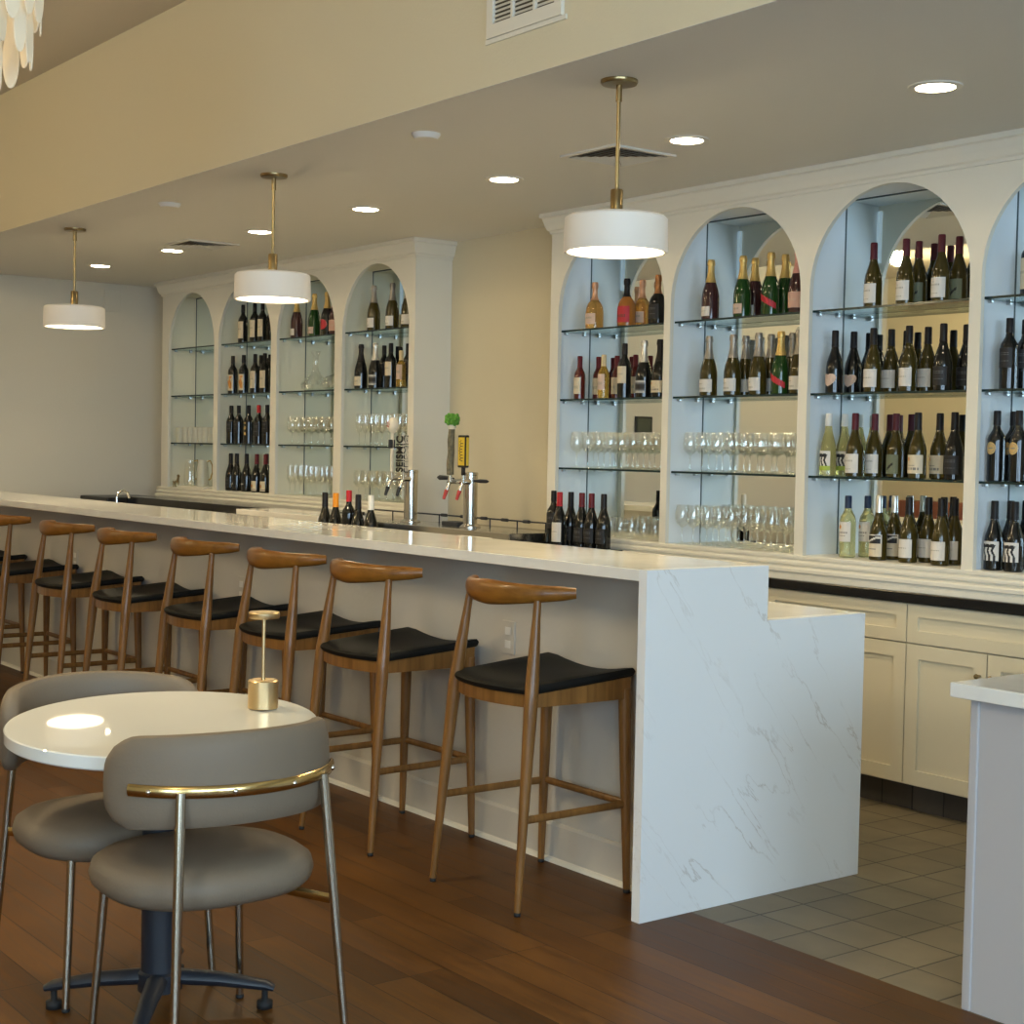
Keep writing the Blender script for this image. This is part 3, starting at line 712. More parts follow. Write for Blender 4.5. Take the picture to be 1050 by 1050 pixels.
cl = ['white shaker cabinet directly behind the bar end, left of the wide gap', 'white shaker base cabinet between bar end and right counter', 'white shaker base cabinet beyond the right counter, mostly hidden']
cabinet(-.508 - .762, 'white shaker base cabinet partly hidden behind the marble bar end')
cabinet(-.508, 'white shaker base cabinet fully seen between bar end and right counter')
cabinet(.254, 'white shaker base cabinet hidden behind the low right counter')
# left counter run with coolers
t = thing('far_back_counter', 'black counter top below the far left arches behind the bar', 'countertop', (0, 0, 0))
bm = bm_new(); box(bm, -7.35, -4.60, 1.50, 1.860, .955, 1.024, .004); obj('counter_slab', bm, M['black_stone'], t)
bm = bm_new(); box(bm, -7.33, -4.62, 1.53, 1.86, 0.0, .954); obj('base', bm, M['cab'], t)
bm = bm_new(); box(bm, -7.95, -7.42, 1.38, 1.86, 0.0, 1.012, .012); tag(obj('ice_maker', bm, M['black']), 'black undercounter machine at far left end behind the bar', 'appliance')
bm = bm_new(); box(bm, -4.95, -3.98, 1.17, 1.48, .985, 1.035, .004); bx = tag(obj('prep_board', bm, M['quartz']), 'pale counter slab lying behind the bar in front of the draft station', 'counter')
bm = bm_new(); box(bm, -4.93, -4.0, 1.2, 1.47, 0, .984); obj('base', bm, M['black'], bx)
# draft beer station in the recess
t = thing('draft_station', 'stainless steel topped draft beer station in the recess between shelving units', 'counter', (0, 0, 0))
bm = bm_new(); box(bm, -4.58, -2.72, 1.545, 1.862, .955, 1.0, .003); obj('steel_top', bm, M['steel'], t)
bm = bm_new(); box(bm, -4.57, -2.73, 1.58, 1.862, 0, .954); obj('base', bm, M['black'], t)
bm = bm_new()
tube(bm, [(-4.5, 1.842, 1.045), (-2.76, 1.842, 1.045)], .0045, 8)
for q in range(8): tube(bm, [(-4.5 + q * .2425, 1.842, 1.0), (-4.5 + q * .2425, 1.842, 1.045)], .004, 8)
for q in range(5): tube(bm, [(-3.75 + q * .19, 1.842, 1.045), (-3.70 + q * .19, 1.842, 1.045)], .009, 8)
obj('gallery_rail', bm, M['blackiron'], t, smooth=True)
t = thing('recess_counter', 'narrow black counter filling the wall recess behind the draft station', 'countertop', (0, 0, 0))
bm = bm_new(); box(bm, -4.10, -2.91, 1.87, 2.155, .945, .985); obj('counter_slab', bm, M['black_stone'], t)
bm = bm_new(); box(bm, -4.09, -2.92, 1.88, 2.155, 0, .944); obj('base', bm, M['cab'], t)
bm = bm_new(); box(bm, -2.715, -2.20, 1.60, 1.845, 0, .945, .004); tag(obj('undercounter_cooler', bm, M['black']), 'black cooler at the right end of the draft station under dark bottles', 'appliance')

def text_mesh(txt, size, name, m, parent, rot, loc, ext=.002):
    cu = bpy.data.curves.new(name, 'FONT'); cu.body = txt; cu.size = size; cu.extrude = ext; cu.align_x = 'CENTER'; cu.align_y = 'CENTER'; cu.offset = size * .018
    o = bpy.data.objects.new('tmp', cu); COL.objects.link(o)
    dg = bpy.context.evaluated_depsgraph_get(); me = bpy.data.meshes.new_from_object(o.evaluated_get(dg)); bpy.data.objects.remove(o)
    me.materials.clear(); me.materials.append(m)
    o = bpy.data.objects.new(name, me); COL.objects.link(o); o.parent = parent; o.location = loc; o.rotation_euler = rot
    return o

def tower(x, y, lab):
    t = thing('beer_tower', lab, 'beer tower', (x, y, 1.0005), 0, 'draft beer towers')
    bm = bm_new(); lathe(bm, [(.058, 0), (.058, .006), (.046, .012), (.0385, .018), (.0385, .278), (.040, .280), (.040, .292), (.036, .296)], 32); obj('column', bm, M['steel'], t, smooth=30)
    for s in (-1, 1):
        xx = -.05 if s < 0 else .07
        bm = bm_new(); tube(bm, [(xx * .4, -.03, .245), (xx, -.06, .245), (xx, -.095, .245), (xx, -.11, .235)], [.014, .014, .013, .012], 12)
        tube(bm, [(xx, -.10, .245), (xx, -.118, .205), (xx, -.125, .185)], [.011, .009, .007], 12)
        tube(bm, [(xx, -.10, .245), (xx, -.10, .285)], [.013, .009], 12)
        obj('faucet', bm, M['chrome'], t, smooth=True)
        bm = bm_new(); tube(bm, [(xx, -.122, .198), (xx, -.14, .150)], [.012, .008], 10); obj('spout_cover', bm, M['black'] if x < -3.6 else M['red'], t, smooth=True)
    return t
T1 = tower(-3.875, 1.715, 'steel beer tower with white paddle and black lettered tap handles')
# white paddle handle
bm = bm_new(); tube(bm, [(-.05, -.10, .28), (-.049, -.098, .50)], [.009, .010], 12); sphere(bm, (-.048, -.097, .545), .032, 1.45)
h = obj('tap_handle', bm, M['ivory'], T1, smooth=True); h['label'] = 'ivory paddle shaped tap handle'
bm = bm_new(); box(bm, -.062, -.040, -.118, -.085, .415, .465, .004); obj('bracket', bm, M['blackiron'], h)
bm = bm_new()
for a in range(5):
    an = a * 2 * PI / 5; box(bm, -.048 + .011 * math.cos(an) - .003, -.048 + .011 * math.cos(an) + .003, -.131, -.1285, .55 + .014 * math.sin(an) - .004, .55 + .014 * math.sin(an) + .004)
obj('emblem', bm, M['red'], h)
# lettered handle: seven stacked letters, facing the room (-Y) and along the side (+X)
bm = bm_new(); box(bm, .058, .074, -.108, -.090, .275, .49, .002); h2 = obj('tap_handle', bm, M['ivory'], T1); h2['label'] = 'lettered tap handle spelling a word upward'
o = text_mesh('SEISMIC', .060, 'lettering', M['black'], h2, (PI / 2, -PI / 2, 0), (.052, -.112, .385), .004)
o = text_mesh('SEISMIC', .062, 'lettering', M['black'], h2, (PI / 2, -PI / 2, PI / 2), (.0765, -.085, .385), .002)
o = text_mesh('SEISMIC', .058, 'lettering', M['ivory'], h2, (PI / 2, -PI / 2, PI / 2), (.0800, -.085, .385), .002)
for q in o.data.vertices: q.co.y *= .80
pv = Vector((.066, -.099, 0)); h2.matrix_local = Matrix.Translation(pv) @ Matrix.Rotation(math.radians(26), 4, 'Z') @ Matrix.Translation(-pv)
T2 = tower(-3.297, 1.715, 'steel beer tower with hop topped and yellow framed tap handles')
bm = bm_new(); tube(bm, [(-.05, -.10, .28), (-.052, -.10, .34), (-.045, -.10, .40), (-.048, -.10, .46), (-.044, -.098, .525)], [.019, .020, .018, .019, .017], 12)
h = obj('tap_handle', bm, M['bark'], T2, smooth=True); h['label'] = 'carved wooden tap handle with green hop knob'
bm = bm_new(); sphere(bm, (-.043, -.098, .575), .034, 1.0)
for q in range(26):
    a = q * 2.4; zz = -.024 + .05 * q / 26; rr = math.sqrt(max(0, .034 ** 2 - zz ** 2)); sphere(bm, (-.043 + rr * math.cos(a), -.098 + rr * math.sin(a), .575 + zz), .010, 1.2, 0, 8, 5)
obj('hop_knob', bm, M['hop'], h, smooth=True)
bm = bm_new(); lathe(bm, [(.02, .523), (.024, .535), (.018, .548)], 12, -.044, -.098); obj('collar', bm, M['ivory'], h, smooth=True)
bm = bm_new(); box(bm, .032, .105, -.112, -.088, .32, .492, .006); tube(bm, [(.07, -.10, .28), (.07, -.10, .325)], .012, 10)
h = obj('tap_handle', bm, M['brownlabel'] if 'brownlabel' in M else M['black'], T2); h['label'] = 'black framed tap handle with yellow face'
bm = bm_new(); box(bm, .041, .096, -.1145, -.112, .332, .480, .001); box(bm, .1051, .1062, -.108, -.092, .332, .480); fc = obj('yellow_face', bm, M['yellow'], h)
bm = bm_new(); pts = []
for q in range(60):
    u = q / 59; pts.append((.0685 + .013 * math.sin(u * 44) + .004 * math.sin(u * 9), -.1155, .352 + .108 * u + .004 * math.cos(u * 44)))
tube(bm, pts, .0016, 6); obj('script_line', bm, M['brownlabel'] if 'brownlabel' in M else M['black'], fc)
bm = bm_new()
tube(bm, [(-.21, -.07, .262), (-.19, -.07, .262), (-.13, -.07, .262), (-.06, -.07, .258)], [.006, .014, .012, .006], 10); obj('side_lever', bm, M['blackiron'], T2, smooth=True)
bm = bm_new(); tube(bm, [(.04, .0, .25), (.09, 0, .25), (.14, 0, .25), (.16, 0, .25)], [.006, .011, .010, .004], 10); obj('side_lever', bm, M['blackiron'], T2, smooth=True)
bm = bm_new(); box(bm, -3.50, -3.352, 1.67, 1.76, 1.0005, 1.025, .004); o = tag(obj('drip_tray', bm, M['blackiron']), 'black drip tray beside the right beer tower', 'drip tray')
# faucet and small things on the work ledge
t = thing('sink_faucet', 'chrome gooseneck faucet rising behind the far end of the bar', 'faucet', (-6.10, .90, H2 + .0005))
bm = bm_new(); tube(bm, [(0, 0, 0), (0, 0, .17), (0, .008, .20), (0, .04, .218), (0, .075, .20), (0, .085, .165)], .008, 10); obj('spout', bm, M['chrome'], t, smooth=True)
bm = bm_new(); lathe(bm, [(.024, 0), (.02, .01), (.012, .03)], 16); obj('base', bm, M['chrome'], t, smooth=True)
bm = bm_new(); box(bm, -2.30, -2.06, .86, .95, H2 + .0005, 1.028, .003); o = tag(obj('napkin_caddy', bm, M['plastic_white']), 'small white caddy on the ledge behind the bar in front of taps', 'caddy')

# ------------------------------------------------------------------ low counter at right
t = thing('service_counter', 'low white counter with pale stone top at the right edge', 'counter', (0, 0, 0))
bm = bm_new(); box(bm, .955, 3.05, .185, .95, .807, .845, .004); obj('counter_top', bm, M['quartz'], t)
bm = bm_new(); box(bm, 1.012, 3.0, .222, .90, 0, .806); obj('body', bm, M['bluecounter'], t)
bm = bm_new(); box(bm, .997, 1.022, .216, .9, 0, .806, .004); obj('corner_trim', bm, M['bluecounter'], t)

# ------------------------------------------------------------------ bottles
SHAPE = {
 'burg': (.268, .0370, [(.86, 0), (1, .012), (1, .36), (.985, .42), (.90, .50), (.72, .58), (.53, .66), (.42, .72), (.385, .80), (.375, .985), (.33, 1)], .74),
 'bdx': (.272, .0345, [(.86, 0), (1, .012), (1, .56), (.985, .60), (.90, .645), (.68, .69), (.47, .735), (.40, .78), (.385, .985), (.34, 1)], .80),
 'champ': (.280, .0410, [(.86, 0), (1, .015), (1, .34), (.985, .40), (.90, .48), (.74, .56), (.56, .64), (.44, .72), (.37, .80), (.36, .90), (.42, .905), (.43, .94), (.40, .975), (.34, 1)], .62),
 'flute': (.268, .0355, [(.86, 0), (1, .012), (1, .34), (.97, .42), (.84, .52), (.66, .62), (.50, .70), (.41, .78), (.38, .985), (.33, 1)], .80),
 'round': (.238, .0460, [(.86, 0), (1, .02), (1, .30), (.985, .38), (.92, .47), (.74, .55), (.50, .61), (.34, .67), (.29, .74), (.28, .86), (.34, .88), (.36, .95), (.30, 1)], .62),
 'half': (.222, .0290, [(.86, 0), (1, .012), (1, .52), (.98, .57), (.86, .63), (.62, .69), (.46, .74), (.42, .80), (.44, .985), (.36, 1)], .74),
 'clear': (.262, .0345, [(.86, 0), (1, .012), (1, .56), (.98, .61), (.86, .67), (.64, .72), (.46, .77), (.40, .82), (.40, .985), (.34, 1)], .80),
}
# label patterns: u in 0..1 left-right, v in 0..1 bottom-top -> index in list of label materials or None for bare glass
def lines(base, ink, rows):
    def f(u, v):
        for (v0, v1, u0, u1) in rows:
            if v0 < v < v1 and u0 < u < u1 and (int(u * 40) % 3 != 1): return ink
        return base
    return f
def heart(u, v):
    x = (u - .5) * 2.5; y = (v - .42) * 2.5
    return 'blush' if (x * x + y * y - 1) ** 3 - x * x * y ** 3 < 0 else None
def ribbon(u, v):
    d = (v - .5) + (u - .5) * .75
    return 'red' if abs(d) < .17 else None
def zebra(u, v):
    if v < .22: return 'lime'
    for c in (.28, .52, .74):
        if abs(u - c - .06 * math.sin(v * 9)) < .055 and v < .80: return 'black'
        if abs(u - c + .07) < .09 and .68 < v < .86: return 'black'
    return 'white'
def zebra_d(u, v):
    r = zebra(u, max(v, .24)); return r
def swoosh(u, v):
    if v > .60:
        y = .78 + .10 * math.sin((u - .5) * 4.2)
        if abs(v - y) < .045 and .12 < u < .92: return 'white'
        return 'black' if .06 < u < .94 and v < .95 else 'white'
    if .30 < v < .36 and .2 < u < .7: return 'ink'
    return 'cream'
def rnd(u, v): 
    r = ((u - .5) ** 2 + (v - .5) ** 2)
    return None if r > .235 else ('ink' if .12 < r < .14 or (abs(v - .5) < .05 and r < .06) else 'gold')
def heron(u, v):
    if abs(v - .35 - (u - .5) * .8) < .07 and .35 < u < .72: return 'black'
    return 'sage'
def crest(u, v):
    if .66 < v < .86 and .22 < u < .36: return 'orange'
    if .20 < v < .30 and .15 < u < .85 and int(u * 30) % 3: return 'ink'
    if .42 < v < .46 and .2 < u < .6: return 'grey'
    return 'cream'
def seal(u, v):
    if (u - .32) ** 2 + (v - .74) ** 2 < .012: return 'orange'
    if .42 < v < .50 and .18 < u < .82 and int(u * 26) % 3: return 'ink'
    if .26 < v < .34 and .25 < u < .7 and int(u * 26) % 3: return 'ink'
    return 'white'
def painting(u, v):
    if .14 < v < .90 and .1 < u < .9 and math.sin(u * 11) + math.cos(v * 9 + u * 4) > -.15: return 'orange'
    return 'cream'
def darktext(u, v):
    for v0 in (.30, .62, .72):
        if v0 < v < v0 + .06 and .2 < u < .8 and int(u * 30) % 3: return 'steelgrey'
    return 'black'
def silverframe(u, v):
    return 'silver' if v < .2 or v > .8 or u < .1 else ('black' if .3 < v < .7 else 'steelgrey')
def redcrest(u, v):
    if .08 < v < .16: return 'ink'
    if .34 < v < .62 and .36 < u < .64: return 'orange' if (u - .5) ** 2 + (v - .5) ** 2 < .02 else 'ink'
    return 'cream'
def wline(u, v):
    if .50 < v < .55 and .08 < u < .72 and int(u * 30) % 4: return 'grey'
    if .22 < v < .25 and .2 < u < .6: return 'grey'
    return 'white'
wscript = lines('white', 'grey', [(.60, .66, .15, .75), (.72, .82, .30, .42), (.2, .24, .2, .6)])
TY = {  # shape, glass, capsule, (pattern, z0, z1, half angle deg), description
 'amber': ('round', 'amber', 'pinkgold', (lines('blush', 'grey', [(.5, .7, .2, .8)]), .10, .33, 55), 'squat amber bottle with pink-gold foil'),
 'amberred': ('round', 'amberred', 'black', (lines('red', 'brownlabel', [(.3, .5, .2, .8)]), .08, .42, 60), 'squat amber bottle with dark foil and red label'),
 'blackcopper': ('round', 'dark', 'copper', (darktext, .10, .40, 55), 'squat black bottle with copper foil'),
 'halfred': ('half', 'redglass', 'darkred', (lines('cream', 'grey', [(.3, .5, .2, .8)]), .12, .50, 60), 'small dark-red half bottle with cream label'),
 'halfgold': ('half', 'gold', 'cream', (lines('blush', 'grey', [(.3, .5, .2, .8)]), .20, .56, 60), 'small golden half bottle with cream foil'),
 'bdxcream': ('bdx', 'dark', 'black', (lines('cream', 'grey', [(.5, .6, .2, .8)]), .27, .58, 65), 'tall black-capped bottle with cream label'),
 'procdark': ('champ', 'dark', 'brightsilver', (silverframe, .08, .30, 62), 'dark bottle with bright silver foil and silver label'),
 'champcream': ('champ', 'dark', 'black', (crest, .08, .29, 62), 'dark black-foiled bottle with cream label'),
 'champpink': ('champ', 'plum', 'gold', (wline, .06, .22, 42), 'rose-dark sparkling bottle with gold foil'),
 'champgreen': ('champ', 'green', 'gold', (lines('blush', 'grey', [(.4, .6, .2, .8)]), .06, .22, 48), 'green sparkling bottle with gold foil and pink label'),
 'champribbon': ('champ', 'green', 'gold', (ribbon, .10, .40, 80), 'green sparkling bottle with diagonal red ribbon'),
 'champgreenp': ('champ', 'green', 'gold', (darktext, .08, .14, 20), 'plain green sparkling bottle with gold foil'),
 'champrose': ('champ', 'plum', 'pink', (lines('rose', 'blush', [(.4, .6, .2, .8)]), .08, .33, 65), 'rose sparkling bottle with pink foil and pink label'),
 'champsilver': ('champ', 'olive', 'silver', (lines('white', 'grey', [(.6, .7, .1, .5), (.2, .3, .1, .6)]), .07, .28, 62), 'sparkling bottle with silver foil and white label'),
 'champdarkred': ('champ', 'dark', 'gold', (lambda u, v: 'red' if (u - .5) ** 2 + (v - .5) ** 2 < .2 else None, .12, .38, 60), 'dark sparkling bottle with red emblem and gold foil'),
 'maroonwhite': ('burg', 'olive', 'maroon', (wscript, .06, .36, 62), 'maroon-capped olive bottle with white label'),
 'heron': ('burg', 'olive', 'maroon', (heron, .06, .36, 62), 'maroon-capped olive bottle with sage heron label'),
 'heart': ('burg', 'dark', 'black', (heart, .10, .33, 62), 'black-capped dark bottle with pale heart label'),
 'wl': ('burg', 'olive', 'black', (wline, .08, .36, 64), 'black-capped olive bottle with square white label'),
 'dark': ('burg', 'dark', 'black', (darktext, .08, .36, 62), 'all-dark bottle with black label'),
 'zebra': ('flute', 'paleyellow', 'white', (zebra, .09, .40, 62), 'clear yellow bottle with black-and-white striped label'),
 'cream': ('burg', 'olive', 'black', (crest, .08, .36, 70), 'broad black-capped bottle with cream crest label'),
 'yw': ('clear', 'palegreen', 'navy', (seal, .26, .58, 62), 'pale yellow bottle with navy cap and white label'),
 'swoosh': ('burg', 'olive', 'brightsilver', (swoosh, .06, .40, 62), 'silver-capped bottle with black and white wave label'),
 'bdxdark': ('bdx', 'dark', 'black', (darktext, .30, .58, 60), 'dark straight-sided bottle with faint grey lettering'),
 'bdxlabel': ('bdx', 'dark', 'black', (lines('cream', 'grey', [(.5, .6, .2, .8)]), .12, .56, 62), 'dark straight-sided bottle with tall cream label'),
 'bdxpaint': ('bdx', 'dark', 'black', (painting, .08, .50, 64), 'dark straight-sided bottle with orange painted label'),
 'bdxround': ('bdx', 'dark', 'black', (rnd, .38, .56, 36), 'dark bottle with round gold label'),
 'zebradark': ('burg', 'dark', 'black', (zebra_d, .14, .42, 62), 'dark bottle with black-and-white striped label'),
 'bdxgold': ('bdx', 'dark', 'black', (lambda u, v: 'gold' if math.sin(v * 14) + math.cos(u * 9) > .2 else None, .22, .56, 30), 'dark bottle with narrow gold label'),
 'bdxred': ('bdx', 'dark', 'red', (darktext, .20, .55, 60), 'dark straight-sided bottle with red cap'),
 'burgdark': ('burg', 'dark', 'black', (darktext, .10, .36, 60), 'dark slope-shouldered bottle with black label'),
 'burgmark': ('burg', 'dark', 'black', (lambda u, v: 'silver' if .4 < v < .6 and .3 < u < .7 else None, .10, .30, 60), 'dark slope-shouldered bottle with small silver mark'),
 'burgred': ('burg', 'dark', 'darkred', (redcrest, .04, .30, 62), 'dark slope-shouldered bottle with red cap and cream label'),
 'silverneck': ('champ', 'dark', 'brightsilver', (silverframe, .07, .30, 60), 'dark bottle with bright silver foil and framed label'),
 'champblack': ('champ', 'dark', 'black', (lines('cream', 'grey', [(.4, .6, .2, .8)]), .07, .28, 62), 'dark sparkling bottle with black foil and cream label'),
 'amberslim': ('half', 'gold', 'cream', (lines('blush', 'grey', [(.4, .6, .2, .8)]), .22, .62, 62), 'small amber bottle with pale label'),
 'redwhite': ('burg', 'dark', 'red', (wline, .08, .44, 64), 'dark bottle with bright red cap and white label'),
 'orangecap': ('burg', 'dark', 'orange', (darktext, .10, .36, 60), 'dark bottle with orange cap'),
 'whitecap': ('burg', 'dark', 'white', (darktext, .10, .36, 60), 'dark bottle with white cap'),
 'redcap': ('bdx', 'dark', 'red', (darktext, .10, .36, 60), 'dark bottle with long red cap'),
 'redtop': ('burg', 'dark', 'darkred', (darktext, .10, .36, 60), 'dark bottle with dark red cap tip'),
}
PROT = {}
def radius_at(prof, zf):
    for (r0, z0), (r1, z1) in zip(prof, prof[1:]):
        if z0 <= zf <= z1: return r0 + (r1 - r0) * ((zf - z0) / (z1 - z0) if z1 > z0 else 0)
    return prof[-1][0]
def bottle_proto(kind):
    sh, gl, cap, lab, desc = TY[kind]
    h, r, prof, zc = SHAPE[sh]
    SEG = 24
    bm = bm_new(); lathe(bm, [(a * r, b * h) for a, b in prof], SEG)
    root = obj('wine_bottle', bm, G[gl], smooth=True)
    # capsule
    cp = [(radius_at(prof, zc) * r + .0009, zc * h)] + [(a * r + .0009, b * h) for a, b in prof if b > zc + .01] 
    cp[-1] = (cp[-1][0], h + .0008)
    bm = bm_new(); lathe(bm, cp, SEG); obj('capsule', bm, K[cap], root, smooth=True)
    pat, z0, z1, ha = lab
    NU, NV = 26, 22
    used = []
    bm = bm_new(); vv = {}
    def V(i, j):
        if (i, j) not in vv:
            u = i / NU; zf = z0 + (z1 - z0) * j / NV; rr = radius_at(prof, zf) * r + .0007
            a = -PI / 2 + math.radians(ha) * (2 * u - 1); vv[(i, j)] = bm.verts.new((rr * math.cos(a), rr * math.sin(a), zf * h))
        return vv[(i, j)]
    for i in range(NU):
        for j in range(NV):
            c = pat((i + .5) / NU, (j + .5) / NV)
            if c is None: continue
            if c not in used: used.append(c)
            f = bm.faces.new((V(i, j), V(i + 1, j), V(i + 1, j + 1), V(i, j + 1))); f.material_index = used.index(c); f.smooth = True
    obj('label', bm, [LB[c] for c in used], root, recalc=False)
    return root
ORD = ['leftmost', 'second', 'third', 'fourth', 'fifth', 'sixth', 'seventh', 'eighth', 'ninth', 'tenth']
ARCH = ['first', 'second', 'third', 'fourth', 'fifth', 'sixth', 'seventh', 'eighth']
LEV = ['top', 'second', 'third', 'bottom']
def place_bottle(kind, x, y, z, label, group):
    if kind not in PROT:
        o = PROT[kind] = bottle_proto(kind); o.location = (x, y, z); o.rotation_euler = (0, 0, random.uniform(-.12, .12)); tag(o, label, 'bottle', group)
    else:
        o = dup(PROT[kind], (x, y, z), random.uniform(-.12, .12), label, group)
    return o
YFr, YBk = 1.995, 2.090
BOT = {
 (1, 0): [(-6.493, 0, 'bdxlabel'), (-6.316, 0, 'bdxlabel'), (-6.200, 0, 'bdxlabel'), (-6.265, 1, 'bdxdark')],
 (1, 1): [(-6.640, 0, 'bdxpaint'), (-6.474, 0, 'bdxpaint'), (-6.301, 0, 'bdxlabel'), (-6.395, 1, 'bdxdark'), (-6.158, 0, 'bdxlabel'), (-6.26, 1, 'bdxdark')],
 (1, 2): [(-6.655, 0, 'bdxdark'), (-6.540, 0, 'bdxdark'), (-6.389, 0, 'bdxgold'), (-6.238, 0, 'bdxred'), (-6.115, 0, 'bdxdark')],
 (1, 3): [(-6.655, 0, 'burgdark'), (-6.560, 0, 'burgmark'), (-6.410, 0, 'burgmark'), (-6.258, 0, 'burgred'), (-6.129, 0, 'burgred')],
 (2, 0): [(-5.718, 0, 'champpink'), (-5.483, 0, 'champgreen'), (-5.318, 0, 'champdarkred'), (-5.215, 0, 'champrose')],
 (3, 0): [(-4.749, 0, 'champsilver'), (-4.537, 0, 'champsilver'), (-4.364, 0, 'champsilver')],
 (3, 1): [(-4.890, 0, 'champblack'), (-4.723, 0, 'silverneck'), (-4.770, 1, 'bdxdark'), (-4.545, 0, 'bdxcream'), (-4.429, 0, 'amberslim'), (-4.500, 1, 'bdxdark')],
 (4, 0): [(-2.631, 0, 'amber'), (-2.384, 0, 'amberred'), (-2.375, 1, 'amber'), (-2.155, 0, 'blackcopper')],
 (4, 1): [(-2.738, 0, 'halfred'), (-2.701, 1, 'halfred'), (-2.549, 0, 'halfgold'), (-2.555, 1, 'halfred'), (-2.390, 0, 'bdxcream'), (-2.414, 1, 'halfred'), (-2.245, 0, 'procdark'), (-2.130, 0, 'champcream')],
 (5, 0): [(-1.795, 0, 'champpink'), (-1.588, 0, 'champgreen'), (-1.604, 1, 'champpink'), (-1.416, 0, 'champribbon'), (-1.418, 1, 'champgreenp'), (-1.253, 0, 'champrose')],
 (5, 1): [(-1.795, 0, 'champsilver'), (-1.638, 0, 'champsilver'), (-1.650, 1, 'champsilver'), (-1.479, 0, 'champsilver'), (-1.491, 1, 'champsilver'), (-1.343, 0, 'champribbon'), (-1.360, 1, 'champsilver'), (-1.235, 0, 'champsilver')],
 (6, 0): [(-.835, 0, 'maroonwhite'), (-.668, 0, 'maroonwhite'), (-.678, 1, 'heron'), (-.493, 0, 'maroonwhite'), (-.479, 1, 'heron')],
 (6, 1): [(-1.031, 0, 'heart'), (-1.009, 1, 'heart'), (-.824, 0, 'wl'), (-.807, 1, 'wl'), (-.640, 0, 'wl'), (-.619, 1, 'wl'), (-.471, 0, 'dark'), (-.430, 1, 'dark')],
 (6, 2): [(-1.054, 0, 'zebra'), (-1.047, 1, 'zebra'), (-.908, 0, 'maroonwhite'), (-.882, 1, 'maroonwhite'), (-.769, 1, 'heron'), (-.582, 0, 'cream'), (-.547, 1, 'cream'), (-.404, 0, 'dark')],
 (6, 3): [(-.934, 0, 'yw'), (-.908, 1, 'yw'), (-.769, 0, 'swoosh'), (-.764, 1, 'swoosh'), (-.615, 0, 'wl'), (-.590, 1, 'wl'), (-.455, 0, 'wl'), (-.461, 1, 'wl')],
 (7, 0): [(-.150, 1, 'bdxlabel')],
 (7, 1): [(-.165, 0, 'bdxdark'), (-.160, 1, 'bdxdark')],
 (7, 2): [(-.208, 0, 'bdxround'), (-.200, 1, 'bdxround'), (-.110, 0, 'bdxround')],
 (7, 3): [(-.206, 0, 'zebradark'), (-.200, 1, 'zebradark'), (-.115, 0, 'zebradark')],
}
for (a, lv), lst in BOT.items():
    z = (SHL + [ZL])[lv] if a < 4 else (SHR + [ZR])[lv]
    n = len(lst)
    for i, (x, row, kind) in enumerate(lst):
        pos = 'only bottle' if n == 1 else (ORD[i] if i == 0 else ('rightmost' if i == n - 1 else ORD[i] + ' from left'))
        lab = '%s, %s, %s shelf, %s arch' % (TY[kind][4], pos, LEV[lv], ARCH[a])
        place_bottle(kind, x, YBk if row else YFr, z + .0003, lab, 'bottles on the %s shelf of the %s arch' % (LEV[lv], ARCH[a]))
for i, (x, kind) in enumerate(((-3.367, 'burgdark'), (-3.262, 'orangecap'), (-3.135, 'redcap'), (-3.047, 'burgdark'), (-2.931, 'whitecap'))):
    place_bottle(kind, x, .86, H2 + (.027 if i != 2 else .04), '%s, %s of five bottle necks behind the bar' % (TY[kind][4].replace(' with black label', ''), ORD[i]), 'bottles on the ledge behind the bar')
bm = bm_new(); box(bm, -3.44, -2.86, .80, .92, H2 + .0002, H2 + .0265, .003); tag(obj('bottle_rack', bm, M['blackiron']), 'low black riser under the five bottle necks behind the bar', 'tray')
g2 = [(-2.664, 1.78, 'bdxdark'), (-2.560, 1.735, 'redwhite'), (-2.578, 1.822, 'burgdark'), (-2.441, 1.78, 'redtop'), (-2.361, 1.775, 'redtop'), (-2.275, 1.78, 'burgdark')]
for i, (x, y, kind) in enumerate(g2):
    place_bottle(kind, x, y, .9455, '%s, %s in row beside taps' % (TY[kind][4].replace(' with faint grey lettering', '').replace(' with black label', ''), ORD[i] if i == 0 else ORD[i]), 'dark bottles beside the beer taps')

# ------------------------------------------------------------------ glassware
def wine_glass(h=.185, rb=.036, rim=.029):
    bm = bm_new()
    pr = [(.030, 0), (.031, .002), (.012, .006), (.0035, .012), (.0032, h * .40), (.006, h * .43), (.022, h * .48), (rb * .94, h * .58), (rb, h * .68), (rb * .93, h * .84), (rim, h)]
    lathe(bm, pr, 16, closed_top=False)
    return obj('wine_glass', bm, M['glass'], smooth=True)
def tumbler(h=.10, r=.036):
    bm = bm_new(); lathe(bm, [(r * .72, 0), (r * .85, .006), (r * 1.02, h * .4), (r, h * .7), (r * .86, h)], 16, closed_top=False)
    return obj('stemless_glass', bm, M['glass'], smooth=True)
def flute():
    bm = bm_new(); h = .20
    lathe(bm, [(.027, 0), (.028, .002), (.010, .006), (.0032, .012), (.003, h * .38), (.012, h * .44), (.021, h * .56), (.0235, h * .72), (.020, h)], 14, closed_top=False)
    return obj('champagne_flute', bm, M['glass'], smooth=True)
def highball():
    bm = bm_new(); lathe(bm, [(.026, 0), (.030, .002), (.033, .115), (.031, .115), (.028, .006)], 16, closed_top=False, closed_bot=True)
    return obj('frosted_tumbler', bm, M['frosted'], smooth=True)
PG = {}
